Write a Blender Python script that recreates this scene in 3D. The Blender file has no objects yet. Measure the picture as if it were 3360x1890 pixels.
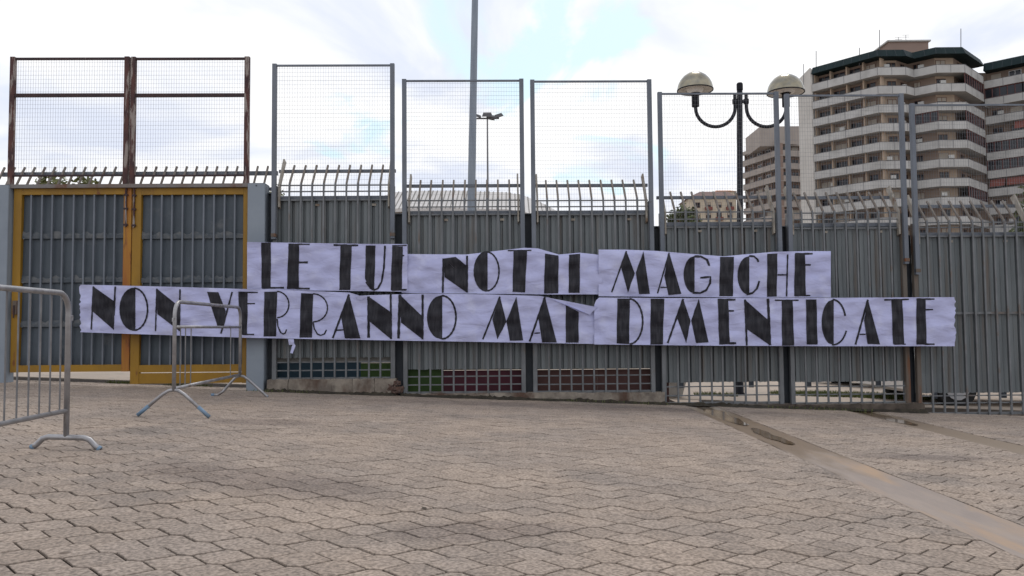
import bpy, math, random
from mathutils import Vector, Matrix
random.seed(7)
R = math.radians
scene = bpy.context.scene
COL = scene.collection

# ---------------------------------------------------------------- camera
F_PX, CX, CY, HV, ROLL, CAM_H = 2612.6, 1680.0, 945.0, 1075.0, 0.0085, 0.95
PITCH = math.atan((HV - CY) / F_PX)
r0 = Vector((1, 0, 0)); fw = Vector((0, math.cos(PITCH), math.sin(PITCH))); u0 = r0.cross(fw)
AX_R = r0 * math.cos(ROLL) - u0 * math.sin(ROLL)
AX_U = r0 * math.sin(ROLL) + u0 * math.cos(ROLL)
CAM = Vector((0, 0, CAM_H))
cd = bpy.data.cameras.new('camera'); cam = bpy.data.objects.new('camera', cd); COL.objects.link(cam)
cd.sensor_width = 36; cd.lens = 36 * F_PX / 3360; cd.clip_start = 0.05; cd.clip_end = 3000
M = Matrix((AX_R, AX_U, -fw)).transposed().to_4x4(); M.translation = CAM
cam.matrix_world = M
scene.camera = cam
scene.render.resolution_x, scene.render.resolution_y = 1024, 576

# ---------------------------------------------------------------- light
SUN_EL, SUN_AZ = R(58), R(18)            # azimuth measured from +Y towards +X
sunv = Vector((math.sin(SUN_AZ) * math.cos(SUN_EL), math.cos(SUN_AZ) * math.cos(SUN_EL), math.sin(SUN_EL)))
sl = bpy.data.lights.new('sun', 'SUN'); sl.energy = 0.9; sl.angle = R(16); sl.color = (1.0, 0.95, 0.88)
so = bpy.data.objects.new('sun', sl); COL.objects.link(so)
so.rotation_mode = 'QUATERNION'; so.rotation_quaternion = (-sunv).to_track_quat('-Z', 'Y')
so.location = (0, 20, 40)

world = bpy.data.worlds.new('World'); scene.world = world; world.use_nodes = True
def build_world():
    nt = world.node_tree; nt.nodes.clear(); N = nt.nodes.new; L = nt.links.new
    out = N('ShaderNodeOutputWorld'); bg = N('ShaderNodeBackground'); bg.inputs['Strength'].default_value = 0.15
    sky = N('ShaderNodeTexSky'); sky.sky_type = 'NISHITA'; sky.sun_disc = False
    sky.sun_elevation = SUN_EL; sky.sun_rotation = SUN_AZ; sky.dust_density = 2.0; sky.air_density = 1.2
    tc = N('ShaderNodeTexCoord'); sep = N('ShaderNodeSeparateXYZ'); L(tc.outputs['Generated'], sep.inputs[0])
    def math_(op, a, b=None):
        m = N('ShaderNodeMath'); m.operation = op
        for i, v in enumerate((a, b)):
            if v is None: continue
            if isinstance(v, (int, float)): m.inputs[i].default_value = v
            else: L(v, m.inputs[i])
        return m.outputs[0]
    zc = math_('ADD', math_('ABSOLUTE', sep.outputs[2]), 0.22)
    cmb = N('ShaderNodeCombineXYZ')
    L(math_('DIVIDE', sep.outputs[0], zc), cmb.inputs[0]); L(math_('DIVIDE', sep.outputs[1], zc), cmb.inputs[1])
    def noise(scale, detail, off, dist=0.0, rough=0.55):
        mp = N('ShaderNodeMapping'); mp.inputs['Location'].default_value = off; L(cmb.outputs[0], mp.inputs[0])
        n = N('ShaderNodeTexNoise'); n.inputs['Scale'].default_value = scale; n.inputs['Detail'].default_value = detail
        n.inputs['Roughness'].default_value = rough; n.inputs['Distortion'].default_value = dist
        L(mp.outputs[0], n.inputs['Vector']); return n.outputs['Fac']
    def ramp(fac, p0, p1, c0=(0, 0, 0, 1), c1=(1, 1, 1, 1)):
        r = N('ShaderNodeValToRGB'); r.color_ramp.interpolation = 'EASE'
        r.color_ramp.elements[0].position = p0; r.color_ramp.elements[0].color = c0
        r.color_ramp.elements[1].position = p1; r.color_ramp.elements[1].color = c1
        L(fac, r.inputs[0]); return r.outputs[0]
    # cloud shade: white tops to lavender-grey bases
    shade = ramp(noise(1.5, 7, (3.1, 1.7, 0.0), 0.5), 0.38, 0.58, (5.8, 6.2, 7.2, 1), (7.9, 7.9, 7.95, 1))
    # cover: mostly closed, thin breaks where blue shows
    hole = N('ShaderNodeVectorMath'); hole.operation = 'DISTANCE'
    nrm = N('ShaderNodeVectorMath'); nrm.operation = 'NORMALIZE'; L(tc.outputs['Generated'], nrm.inputs[0])
    L(nrm.outputs[0], hole.inputs[0]); hole.inputs[1].default_value = Vector((0.035, 0.93, 0.37)).normalized()
    dip = N('ShaderNodeMapRange'); dip.inputs['From Min'].default_value = 0.0; dip.inputs['From Max'].default_value = 0.26
    dip.inputs['To Min'].default_value = 0.21; dip.inputs['To Max'].default_value = 0.0; L(hole.outputs['Value'], dip.inputs['Value'])
    brk = ramp(math_('SUBTRACT', noise(2.3, 7, (0.4, 0.35, 0.0), 0.7), dip.outputs[0]), 0.275, 0.365)
    thin = N('ShaderNodeMix'); thin.data_type = 'RGBA'; thin.inputs[0].default_value = 0.60
    L(sky.outputs[0], thin.inputs[6]); thin.inputs[7].default_value = (6.2, 7.9, 8.1, 1)
    mix = N('ShaderNodeMix'); mix.data_type = 'RGBA'
    L(brk, mix.inputs[0]); L(thin.outputs[2], mix.inputs[6]); L(shade, mix.inputs[7])
    thin = mix
    L(thin.outputs[2], bg.inputs[0]); L(bg.outputs[0], out.inputs[0])
build_world()
scene.view_settings.view_transform = 'Standard'; scene.view_settings.look = 'None'
scene.view_settings.gamma = 1.0; scene.view_settings.exposure = -0.10; scene.view_settings.use_curve_mapping = False

# ---------------------------------------------------------------- pixel -> world helpers
def ray(u, v):
    return AX_R * ((u - CX) / F_PX) + AX_U * ((CY - v) / F_PX) + fw
def at_depth(u, v, y):
    d = ray(u, v); return CAM + d * (y / d.y)
FY0, FYS = 10.68, 0.018                 # fence line: y = FY0 + FYS * x
def on_fence(u, v, back=0.0):
    d = ray(u, v); k = (FY0 + back) / (d.y - FYS * d.x); return CAM + d * k
SLOPE = 0.042
def zg(x): return -SLOPE * max(-10.0, min(10.0, x))
def on_ground(u, v):
    d = ray(u, v); k = -CAM_H / (d.z + SLOPE * d.x); return CAM + d * k
FANG = math.atan(FYS)

# ---------------------------------------------------------------- object helpers
def tag(o, label=None, cat=None, group=None, kind=None):
    if label: o['label'] = label
    if cat: o['category'] = cat
    if group: o['group'] = group
    if kind: o['kind'] = kind
    return o
def empty(name, loc=(0, 0, 0), rz=0.0):
    o = bpy.data.objects.new(name, None); o.empty_display_size = 0.2
    COL.objects.link(o); o.location = loc; o.rotation_euler = (0, 0, rz); return o
class MB:
    def __init__(s): s.v = []; s.f = []; s.m = []; s.mi = 0
    def add(s, vs, fs):
        b = len(s.v); s.v += [tuple(p) for p in vs]
        for f in fs: s.f.append(tuple(i + b for i in f)); s.m.append(s.mi)
        return s
    def box(s, x0, x1, y0, y1, z0, z1):
        return s.add([(x0,y0,z0),(x1,y0,z0),(x1,y1,z0),(x0,y1,z0),(x0,y0,z1),(x1,y0,z1),(x1,y1,z1),(x0,y1,z1)],
              [(3,2,1,0),(4,5,6,7),(0,1,5,4),(1,2,6,5),(2,3,7,6),(3,0,4,7)])
    def bbox(s, x0, x1, y0, y1, z0, z1, b=0.004):
        # box with chamfered vertical edges
        pts = [(x0+b,y0),(x1-b,y0),(x1,y0+b),(x1,y1-b),(x1-b,y1),(x0+b,y1),(x0,y1-b),(x0,y0+b)]
        n = 8
        return s.add([(x,y,z0) for x,y in pts] + [(x,y,z1) for x,y in pts],
              [tuple(reversed(range(n))), tuple(range(n, 2*n))] + [(i,(i+1)%n,n+(i+1)%n,n+i) for i in range(n)])
    def tube(s, pts, r, n=8, ang=0.0, cap=True, up=None):
        pts = [Vector(p) for p in pts]; k = len(pts)
        rs = r if isinstance(r, (list, tuple)) else [r] * k
        vs = []; prev = None
        for i in range(k):
            if i == 0: t = pts[1] - pts[0]
            elif i == k - 1: t = pts[-1] - pts[-2]
            else: t = (pts[i+1] - pts[i]).normalized() + (pts[i] - pts[i-1]).normalized()
            t.normalize()
            if prev is None:
                a = Vector(up) if up else (Vector((1, 0, 0)) if abs(t.x) < 0.8 else Vector((0, 0, 1)))
                a = (a - t * a.dot(t)).normalized()
            else: a = (prev - t * prev.dot(t)).normalized()
            prev = a; b = t.cross(a)
            for j in range(n):
                q = 2 * math.pi * j / n + ang
                vs.append(pts[i] + a * (math.cos(q) * rs[i]) + b * (math.sin(q) * rs[i]))
        fs = [(i*n+j, i*n+(j+1)%n, (i+1)*n+(j+1)%n, (i+1)*n+j) for i in range(k-1) for j in range(n)]
        if cap: fs += [tuple(reversed(range(n))), tuple(range((k-1)*n, k*n))]
        return s.add(vs, fs)
    def lathe(s, prof, c, n=24):
        vs = []; k = len(prof)
        for r, z in prof:
            for j in range(n):
                q = 2 * math.pi * j / n; vs.append((c[0] + r*math.cos(q), c[1] + r*math.sin(q), c[2] + z))
        return s.add(vs, [(i*n+j, i*n+(j+1)%n, (i+1)*n+(j+1)%n, (i+1)*n+j) for i in range(k-1) for j in range(n)])
    def mesh(s, name, mats):
        me = bpy.data.meshes.new(name); me.from_pydata(s.v, [], s.f); me.update()
        for m in (mats if isinstance(mats, (list, tuple)) else [mats]): me.materials.append(m)
        if any(s.m): me.polygons.foreach_set('material_index', s.m)
        return me
    def build(s, name, mats, parent=None, smooth=False):
        me = s.mesh(name, mats)
        if smooth: me.polygons.foreach_set('use_smooth', [True] * len(me.polygons))
        return link(name, me, parent)
def link(name, me, parent=None, loc=None):
    o = bpy.data.objects.new(name, me); COL.objects.link(o)
    if parent: o.parent = parent
    if loc is not None: o.location = loc
    return o

# ---------------------------------------------------------------- materials
def mat(name, c1, c2=None, rough=0.7, metal=0.0, scale=6.0, stretch=(1, 1, 1), lo=0.35, hi=0.65, detail=5,
        c3=None, s3=2.0, lo3=0.55, hi3=0.68, st3=(1, 1, 1), bump=0.0, bscale=40.0, spec=0.4, rnd=None, rv=0.25, coat=0.0):
    m = bpy.data.materials.new(name); m.use_nodes = True; nt = m.node_tree; N = nt.nodes.new; L = nt.links.new
    bs = nt.nodes['Principled BSDF']
    bs.inputs['Roughness'].default_value = rough; bs.inputs['Metallic'].default_value = metal
    bs.inputs['Specular IOR Level'].default_value = spec; bs.inputs['Coat Weight'].default_value = coat
    g = N('ShaderNodeNewGeometry')
    def noise(sc, st, det=detail, rg=0.6):
        mp = N('ShaderNodeMapping'); mp.inputs['Scale'].default_value = st; L(g.outputs['Position'], mp.inputs[0])
        n = N('ShaderNodeTexNoise'); n.inputs['Scale'].default_value = sc; n.inputs['Detail'].default_value = det
        n.inputs['Roughness'].default_value = rg; L(mp.outputs[0], n.inputs['Vector']); return n.outputs['Fac']
    def rmp(f, a, b):
        r = N('ShaderNodeMapRange'); r.inputs['From Min'].default_value = a; r.inputs['From Max'].default_value = b
        L(f, r.inputs['Value']); return r.outputs[0]
    def mixc(f, a, b, bt='MIX'):
        x = N('ShaderNodeMix'); x.data_type = 'RGBA'; x.blend_type = bt
        if isinstance(f, float): x.inputs[0].default_value = f
        else: L(f, x.inputs[0])
        for i, c in ((6, a), (7, b)):
            if isinstance(c, tuple): x.inputs[i].default_value = (*c, 1)
            else: L(c, x.inputs[i])
        return x.outputs[2]
    col = c1
    if c2: col = mixc(rmp(noise(scale, stretch), lo, hi), c1, c2)
    if c3: col = mixc(rmp(noise(s3, st3), lo3, hi3), col, c3)
    if rnd:
        if rnd == 'object':
            oi = N('ShaderNodeObjectInfo'); rf = oi.outputs['Random']
        else: rf = g.outputs['Random Per Island']
        sc = N('ShaderNodeMapRange'); sc.inputs['To Min'].default_value = 1 - rv; sc.inputs['To Max'].default_value = 1 + rv * 0.6
        L(rf, sc.inputs['Value'])
        v = N('ShaderNodeVectorMath'); v.operation = 'SCALE'
        if isinstance(col, tuple): v.inputs[0].default_value = col
        else: L(col, v.inputs[0])
        L(sc.outputs[0], v.inputs['Scale']); col = v.outputs[0]
    if isinstance(col, tuple): bs.inputs['Base Color'].default_value = (*col, 1)
    else: L(col, bs.inputs['Base Color'])
    if bump:
        b = N('ShaderNodeBump'); b.inputs['Strength'].default_value = bump; b.inputs['Distance'].default_value = 0.01
        L(noise(bscale, (1, 1, 1), 4), b.inputs['Height']); L(b.outputs[0], bs.inputs['Normal'])
    return m

def paver_mat(name, rnd):
    # sandblasted concrete pavers: warm grey, speckled, with big damp / worn patches
    m = mat(name, (0.352, 0.282, 0.229), (0.300, 0.248, 0.210), rough=0.85, scale=1.1, lo=0.38, hi=0.62, detail=4,
            c3=(0.225, 0.190, 0.165), s3=0.55, lo3=0.56, hi3=0.70, bump=0.5, bscale=230, spec=0.25, rnd=rnd, rv=0.12)
    nt = m.node_tree; N = nt.nodes.new; L = nt.links.new; bs = nt.nodes['Principled BSDF']
    src = bs.inputs['Base Color'].links[0].from_socket
    g = N('ShaderNodeNewGeometry'); n = N('ShaderNodeTexNoise'); n.inputs['Scale'].default_value = 62; n.inputs['Detail'].default_value = 3
    L(g.outputs['Position'], n.inputs['Vector'])
    r = N('ShaderNodeMapRange'); r.inputs['From Min'].default_value = 0.35; r.inputs['From Max'].default_value = 0.65
    r.inputs['To Min'].default_value = 0.62; r.inputs['To Max'].default_value = 1.28; L(n.outputs['Fac'], r.inputs['Value'])
    v = N('ShaderNodeVectorMath'); v.operation = 'SCALE'; L(src, v.inputs[0]); L(r.outputs[0], v.inputs['Scale'])
    col = v.outputs[0]
    def mul(col, fac, c):
        x = N('ShaderNodeMix'); x.data_type = 'RGBA'; x.blend_type = 'MULTIPLY'; L(fac, x.inputs[0]); L(col, x.inputs[6]); x.inputs[7].default_value = (*c, 1); return x.outputs[2]
    # gum and oil spots
    for sc, rad, c in ((1.7, 0.035, (0.45, 0.43, 0.42)), (4.3, 0.045, (0.5, 0.47, 0.45))):
        vo = N('ShaderNodeTexVoronoi'); vo.inputs['Scale'].default_value = sc; L(g.outputs['Position'], vo.inputs['Vector'])
        r2 = N('ShaderNodeMapRange'); r2.inputs['From Min'].default_value = rad*1.3; r2.inputs['From Max'].default_value = rad*0.7; L(vo.outputs['Distance'], r2.inputs['Value']); col = mul(col, r2.outputs[0], c)
    # broad damp stains lying across the blocks
    n2 = N('ShaderNodeTexNoise'); n2.inputs['Scale'].default_value = 2.2; n2.inputs['Detail'].default_value = 6; L(g.outputs['Position'], n2.inputs['Vector'])
    for (cx, cy, rx, ry, rot) in ((-1.45, 4.75, 1.05, 0.30, -25), (-0.15, 3.75, 0.55, 0.16, 10), (-2.3, 7.4, 0.5, 0.25, 0), (3.4, 6.6, 0.6, 0.15, 5), (0.9, 9.9, 2.4, 0.35, 0)):
        mp = N('ShaderNodeMapping'); mp.vector_type = 'TEXTURE'; mp.inputs['Location'].default_value = (cx, cy, 0); mp.inputs['Rotation'].default_value = (0, 0, R(rot)); mp.inputs['Scale'].default_value = (rx, ry, 1000); L(g.outputs['Position'], mp.inputs[0])
        ln = N('ShaderNodeVectorMath'); ln.operation = 'LENGTH'; L(mp.outputs[0], ln.inputs[0])
        ad = N('ShaderNodeMath'); ad.operation = 'MULTIPLY_ADD'; L(n2.outputs['Fac'], ad.inputs[0]); ad.inputs[1].default_value = 1.6; L(ln.outputs['Value'], ad.inputs[2])
        r3 = N('ShaderNodeMapRange'); r3.interpolation_type = 'SMOOTHSTEP'; r3.inputs['From Min'].default_value = 2.1; r3.inputs['From Max'].default_value = 1.35; L(ad.outputs[0], r3.inputs['Value']); col = mul(col, r3.outputs[0], (0.72, 0.72, 0.74))
    L(col, bs.inputs['Base Color'])
    return m

def paper_mat():
    m = mat('banner_paper', (0.46, 0.475, 0.70), (0.42, 0.435, 0.665), rough=0.9, scale=2.5, detail=3, c3=(0.51, 0.525, 0.725), s3=5, lo3=0.5, hi3=0.7, spec=0.12)
    nt = m.node_tree; N = nt.nodes.new; L = nt.links.new; bs = nt.nodes['Principled BSDF']; g = N('ShaderNodeNewGeometry'); prev = None
    for nt_, st, sc, strength, dist, rot in (('FBM', (1.0, 1, 2.4), 3.0, 0.9, 0.03, 12), ('RIDGED_MULTIFRACTAL', (1.0, 1, 2.0), 2.6, 0.55, 0.012, -14), ('RIDGED_MULTIFRACTAL', (1.3, 1, 2.6), 6.5, 0.4, 0.006, 20), ('FBM', (1, 1, 1), 45, 0.25, 0.004, 0)):
        mp = N('ShaderNodeMapping'); mp.inputs['Scale'].default_value = st; mp.inputs['Rotation'].default_value = (0, R(rot), 0); L(g.outputs['Position'], mp.inputs[0])
        n = N('ShaderNodeTexNoise'); n.noise_type = nt_; n.inputs['Scale'].default_value = sc; n.inputs['Detail'].default_value = 3; n.inputs['Distortion'].default_value = 0.5; L(mp.outputs[0], n.inputs['Vector'])
        b = N('ShaderNodeBump'); b.inputs['Strength'].default_value = strength; b.inputs['Distance'].default_value = dist; L(n.outputs[0], b.inputs['Height'])
        if prev: L(prev, b.inputs['Normal'])
        prev = b.outputs[0]
    L(prev, bs.inputs['Normal']); return m
MT = {}
MT['paver'] = paver_mat('paver_concrete', 'object'); MT['paver_far'] = paver_mat('paver_concrete_field', 'island')
MT['bed'] = mat('joint_grime', (0.016, 0.012, 0.010), (0.036, 0.027, 0.021), rough=0.95, scale=30, spec=0.1)
MT['yard'] = mat('yard_paving', (0.40, 0.325, 0.26), (0.33, 0.275, 0.225), rough=0.9, scale=0.8, c3=(0.27, 0.235, 0.20), s3=3.0)
def channel_mat(name, y0, y1, wet, wr):
    m = mat(name, (0.30, 0.245, 0.208), (0.25, 0.207, 0.182), rough=0.75, scale=3, stretch=(3, 0.8, 1), c3=(0.36, 0.25, 0.165), s3=2.0, st3=(3.2, 0.55, 1), lo3=0.50, hi3=0.72, bump=0.3, bscale=60)
    nt = m.node_tree; N = nt.nodes.new; L = nt.links.new; bs = nt.nodes['Principled BSDF']; src = bs.inputs['Base Color'].links[0].from_socket
    g = N('ShaderNodeNewGeometry'); sp = N('ShaderNodeSeparateXYZ'); L(g.outputs['Position'], sp.inputs[0])
    mp = N('ShaderNodeMapping'); mp.inputs['Scale'].default_value = (3.0, 0.9, 1); L(g.outputs['Position'], mp.inputs[0])
    n = N('ShaderNodeTexNoise'); n.inputs['Scale'].default_value = 1.6; n.inputs['Detail'].default_value = 5; L(mp.outputs[0], n.inputs['Vector'])
    ma = N('ShaderNodeMath'); ma.operation = 'MULTIPLY_ADD'; L(n.outputs['Fac'], ma.inputs[0]); ma.inputs[1].default_value = 5.0; L(sp.outputs[1], ma.inputs[2])
    r = N('ShaderNodeMapRange'); r.interpolation_type = 'SMOOTHSTEP'; r.inputs['From Min'].default_value = y0 + 2.5; r.inputs['From Max'].default_value = y1 + 2.5; L(ma.outputs[0], r.inputs['Value'])
    x = N('ShaderNodeMix'); x.data_type = 'RGBA'; L(r.outputs[0], x.inputs[0]); L(src, x.inputs[6]); x.inputs[7].default_value = (*wet, 1); L(x.outputs[2], bs.inputs['Base Color'])
    q = N('ShaderNodeMapRange'); q.inputs['To Min'].default_value = 0.75; q.inputs['To Max'].default_value = wr; L(r.outputs[0], q.inputs['Value']); L(q.outputs[0], bs.inputs['Roughness'])
    return m
MT['channel0'] = channel_mat('channel_concrete_wet', 5.2, 7.2, (0.20, 0.145, 0.095), 0.40)
MT['channel1'] = channel_mat('channel_concrete_silted', 3.0, 5.5, (0.20, 0.152, 0.108), 0.6)
MT['water'] = mat('muddy_water', (0.14, 0.098, 0.060), (0.17, 0.122, 0.08), rough=0.10, scale=3.5, stretch=(2, 0.8, 1), spec=0.4)
MT['kerb'] = mat('old_concrete', (0.27, 0.235, 0.195), (0.14, 0.118, 0.10), rough=0.9, scale=5, lo=0.38, hi=0.62, c3=(0.085, 0.05, 0.036), s3=2.3, lo3=0.50, hi3=0.64, st3=(1, 1, 0.5), bump=0.8, bscale=30)
MT['kerb_dark'] = mat('grimy_concrete', (0.115, 0.092, 0.074), (0.055, 0.044, 0.036), rough=0.9, scale=5, c3=(0.05, 0.028, 0.02), s3=3, bump=0.8, bscale=30)
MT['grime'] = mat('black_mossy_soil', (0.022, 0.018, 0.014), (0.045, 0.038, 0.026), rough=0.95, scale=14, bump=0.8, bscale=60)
MT['rubble'] = mat('rusty_rubble', (0.13, 0.075, 0.055), (0.07, 0.05, 0.045), rough=0.9, scale=14, bump=0.8, bscale=40)
MT['galv'] = mat('galvanised_post', (0.160, 0.178, 0.210), (0.120, 0.135, 0.162), rough=0.55, metal=0.25, scale=7, stretch=(1, 1, 0.3), c3=(0.10, 0.085, 0.075), s3=9, lo3=0.66, hi3=0.74)
MT['galvbar'] = mat('galvanised_bar', (0.175, 0.184, 0.195), (0.125, 0.132, 0.141), rough=0.5, metal=0.3, scale=9, stretch=(1, 1, 0.4), c3=(0.14, 0.11, 0.09), s3=4, lo3=0.58, hi3=0.74)
MT['spike'] = mat('weathered_spike', (0.20, 0.175, 0.15), (0.145, 0.122, 0.104), rough=0.65, metal=0.15, scale=9, c3=(0.115, 0.072, 0.05), s3=6, lo3=0.52, hi3=0.7)
MT['bracket'] = mat('weathered_bracket', (0.40, 0.37, 0.32), (0.28, 0.25, 0.21), rough=0.75, scale=8, c3=(0.2, 0.14, 0.10), s3=5)
MT['sheet'] = mat('corrugated_zinc', (0.185, 0.205, 0.215), (0.125, 0.141, 0.15), rough=0.5, metal=0.25, scale=2.0, stretch=(3, 3, 0.3), c3=(0.135, 0.112, 0.095), s3=1.6, lo3=0.54, hi3=0.74, st3=(5, 5, 0.22), bump=0.15, bscale=25)
MT['gatesheet'] = mat('slate_sheet', (0.066, 0.083, 0.102), (0.047, 0.060, 0.076), rough=0.5, metal=0.1, scale=2.5, stretch=(2, 2, 0.6), c3=(0.13, 0.137, 0.145), s3=2.6, lo3=0.60, hi3=0.78, st3=(1, 1, 1.2), bump=0.25, bscale=9)
MT['seam'] = mat('smeared_seam', (0.062, 0.075, 0.09), (0.125, 0.13, 0.135), rough=0.8, scale=9, lo=0.4, hi=0.62)
MT['column'] = mat('dark_column', (0.030, 0.038, 0.050), (0.045, 0.052, 0.062), rough=0.6, scale=6)
MT['pillar'] = mat('grey_painted_pillar', (0.235, 0.27, 0.315), (0.20, 0.232, 0.275), rough=0.6, scale=2.2, c3=(0.32, 0.33, 0.34), s3=9, lo3=0.70, hi3=0.74)
MT['yellow'] = mat('yellow_paint', (0.31, 0.165, 0.010), (0.23, 0.122, 0.010), rough=0.5, scale=3, stretch=(1, 1, 0.4), c3=(0.16, 0.052, 0.013), s3=7, lo3=0.62, hi3=0.72, st3=(2, 2, 0.5))
MT['yellowrust'] = mat('rusted_yellow_paint', (0.36, 0.17, 0.018), (0.30, 0.10, 0.02), rough=0.6, scale=6, stretch=(2, 2, 0.25), c3=(0.14, 0.05, 0.022), s3=8, lo3=0.56, hi3=0.68, st3=(2, 2, 0.4))
MT['rust'] = mat('peeling_rust', (0.040, 0.022, 0.026), (0.105, 0.042, 0.034), rough=0.75, scale=5, stretch=(2, 2, 0.8), c3=(0.27, 0.23, 0.21), s3=6, lo3=0.50, hi3=0.57, st3=(3, 3, 0.5), bump=0.5, bscale=60)
MT['rustdark'] = mat('dark_rust_paint', (0.028, 0.017, 0.022), (0.05, 0.024, 0.024), rough=0.7, scale=8, c3=(0.2, 0.16, 0.15), s3=9, lo3=0.68, hi3=0.74)
MT['rustbare'] = mat('bare_rust', (0.115, 0.085, 0.066), (0.13, 0.115, 0.10), rough=0.85, scale=5, stretch=(2, 2, 0.3), c3=(0.165, 0.062, 0.025), s3=3, lo3=0.52, hi3=0.66, st3=(3, 3, 0.5))
MT['beam'] = mat('weathered_beam', (0.19, 0.19, 0.195), (0.16, 0.12, 0.10), rough=0.7, scale=3, c3=(0.13, 0.06, 0.04), s3=4)
MT['wire'] = mat('mesh_wire', (0.19, 0.20, 0.22), rough=0.6, metal=0.1)
MT['paper'] = paper_mat()
MT['ink'] = mat('black_marker_paint', (0.012, 0.012, 0.018), (0.034, 0.033, 0.041), rough=0.6, scale=13, stretch=(2.2, 1, 0.4), lo=0.42, hi=0.68, spec=0.25)
MT['tube'] = mat('barrier_zinc', (0.37, 0.365, 0.375), (0.26, 0.255, 0.265), rough=0.36, metal=0.5, scale=10, c3=(0.15, 0.115, 0.095), s3=6, lo3=0.60, hi3=0.72)
MT['barzinc'] = mat('barrier_bar_zinc', (0.21, 0.208, 0.215), (0.14, 0.138, 0.142), rough=0.5, metal=0.3, scale=8)
MT['bluefoot'] = mat('worn_blue_foot', (0.12, 0.22, 0.34), (0.17, 0.235, 0.31), rough=0.55, metal=0.1, scale=12)
MT['black'] = mat('black_lamp_paint', (0.010, 0.010, 0.015), (0.015, 0.015, 0.02), rough=0.6, scale=6, spec=0.2)
MT['dome'] = mat('aged_brass_dome', (0.30, 0.275, 0.215), (0.20, 0.182, 0.142), rough=0.2, metal=1.0, scale=5)
MT['domein'] = mat('lamp_white_inside', (0.88, 0.86, 0.82), rough=0.6)
MT['mast'] = mat('mast_zinc', (0.22, 0.255, 0.30), (0.17, 0.20, 0.245), rough=0.55, metal=0.2, scale=1.5, stretch=(4, 4, 0.3))
MT['flood'] = mat('floodlight_grey', (0.10, 0.10, 0.11), rough=0.6)
MT['blue'] = mat('blue_board', (0.010, 0.032, 0.052), (0.013, 0.036, 0.055), rough=0.7, scale=4)
MT['green'] = mat('green_board', (0.036, 0.075, 0.012), (0.026, 0.058, 0.010), rough=0.7, scale=4)
MT['crimson'] = mat('crimson_board', (0.075, 0.012, 0.025), (0.055, 0.011, 0.02), rough=0.7, scale=4)
MT['brick'] = mat('brick_red_board', (0.095, 0.044, 0.040), (0.075, 0.037, 0.033), rough=0.8, scale=4)
MT['ledge'] = mat('board_ledge', (0.22, 0.21, 0.195), (0.15, 0.145, 0.135), rough=0.85, scale=6)
MT['white'] = mat('white_paint', (0.68, 0.68, 0.66), (0.58, 0.57, 0.55), rough=0.6, scale=3)
MT['leaf'] = mat('leaf_green', (0.055, 0.075, 0.022), (0.10, 0.115, 0.045), rough=0.6, scale=3, rnd='island', rv=0.35)
MT['leaf_y'] = mat('leaf_yellowish', (0.16, 0.16, 0.06), (0.10, 0.115, 0.04), rough=0.6, scale=3, rnd='island', rv=0.35)
MT['bark'] = mat('bark', (0.07, 0.055, 0.04), (0.045, 0.035, 0.028), rough=0.9, scale=12)
MT['grass'] = mat('grass', (0.10, 0.135, 0.035), (0.14, 0.15, 0.055), rough=0.8, scale=6, rnd='island', rv=0.3)
# buildings
MT['band'] = mat('balcony_concrete', (0.43, 0.425, 0.415), (0.36, 0.355, 0.345), rough=0.85, scale=0.5, stretch=(1, 1, 0.6), c3=(0.30, 0.295, 0.285), s3=0.35, lo3=0.52, hi3=0.7)
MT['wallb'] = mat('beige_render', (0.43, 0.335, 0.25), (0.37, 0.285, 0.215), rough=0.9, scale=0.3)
MT['walldk'] = mat('brown_recess_shade', (0.27, 0.20, 0.157), (0.22, 0.165, 0.13), rough=0.9, scale=0.3)  # brown wall tone with the deep shadow of the balcony recesses put into it
MT['sidew'] = mat('pale_side_wall', (0.52, 0.50, 0.47), (0.45, 0.43, 0.40), rough=0.9, scale=0.2)
MT['fascia'] = mat('dark_green_fascia', (0.009, 0.019, 0.022), (0.013, 0.026, 0.028), rough=0.6, scale=0.6, stretch=(2, 2, 0.3), spec=0.12)
MT['glass'] = mat('window_glass', (0.018, 0.02, 0.026), rough=0.12, spec=0.35)
MT['frame'] = mat('window_frame', (0.16, 0.09, 0.065), rough=0.6)
MT['framew'] = mat('window_frame_white', (0.62, 0.62, 0.62), rough=0.6)
MT['shutter'] = mat('roller_shutter', (0.42, 0.37, 0.31), (0.35, 0.31, 0.26), rough=0.8, scale=0.7)
MT['awning'] = mat('red_awning', (0.20, 0.065, 0.05), (0.15, 0.05, 0.042), rough=0.85, scale=1)
MT['redframe'] = mat('glazed_veranda', (0.10, 0.035, 0.032), rough=0.4)
MT['farband'] = mat('far_balcony_concrete', (0.34, 0.30, 0.27), (0.29, 0.255, 0.23), rough=0.9, scale=0.3)
MT['farwall'] = mat('far_brown_render', (0.25, 0.18, 0.15), (0.21, 0.155, 0.13), rough=0.9, scale=0.2)
MT['tile'] = mat('roof_tile', (0.21, 0.135, 0.12), (0.16, 0.11, 0.10), rough=0.9, scale=1.2)
MT['otile'] = mat('orange_roof_tile', (0.45, 0.22, 0.13), rough=0.9)
MT['cream'] = mat('cream_render', (0.52, 0.45, 0.35), (0.46, 0.40, 0.31), rough=0.9, scale=0.3)
MT['hallroof'] = mat('pale_metal_roof', (0.52, 0.50, 0.49), (0.47, 0.455, 0.445), rough=0.6, scale=0.4)
MT['hallwall'] = mat('pale_hall_wall', (0.52, 0.50, 0.48), (0.45, 0.43, 0.42), rough=0.9, scale=0.3)
MT['carwhite'] = mat('pale_car_paint', (0.60, 0.57, 0.54), rough=0.3, coat=0.4)
MT['cardark'] = mat('dark_car_paint', (0.03, 0.032, 0.036), rough=0.3, coat=0.4)
MT['tyre'] = mat('tyre_rubber', (0.018, 0.018, 0.018), rough=0.9)
MT['rim'] = mat('wheel_rim', (0.4, 0.4, 0.41), rough=0.4, metal=0.7)

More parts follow.
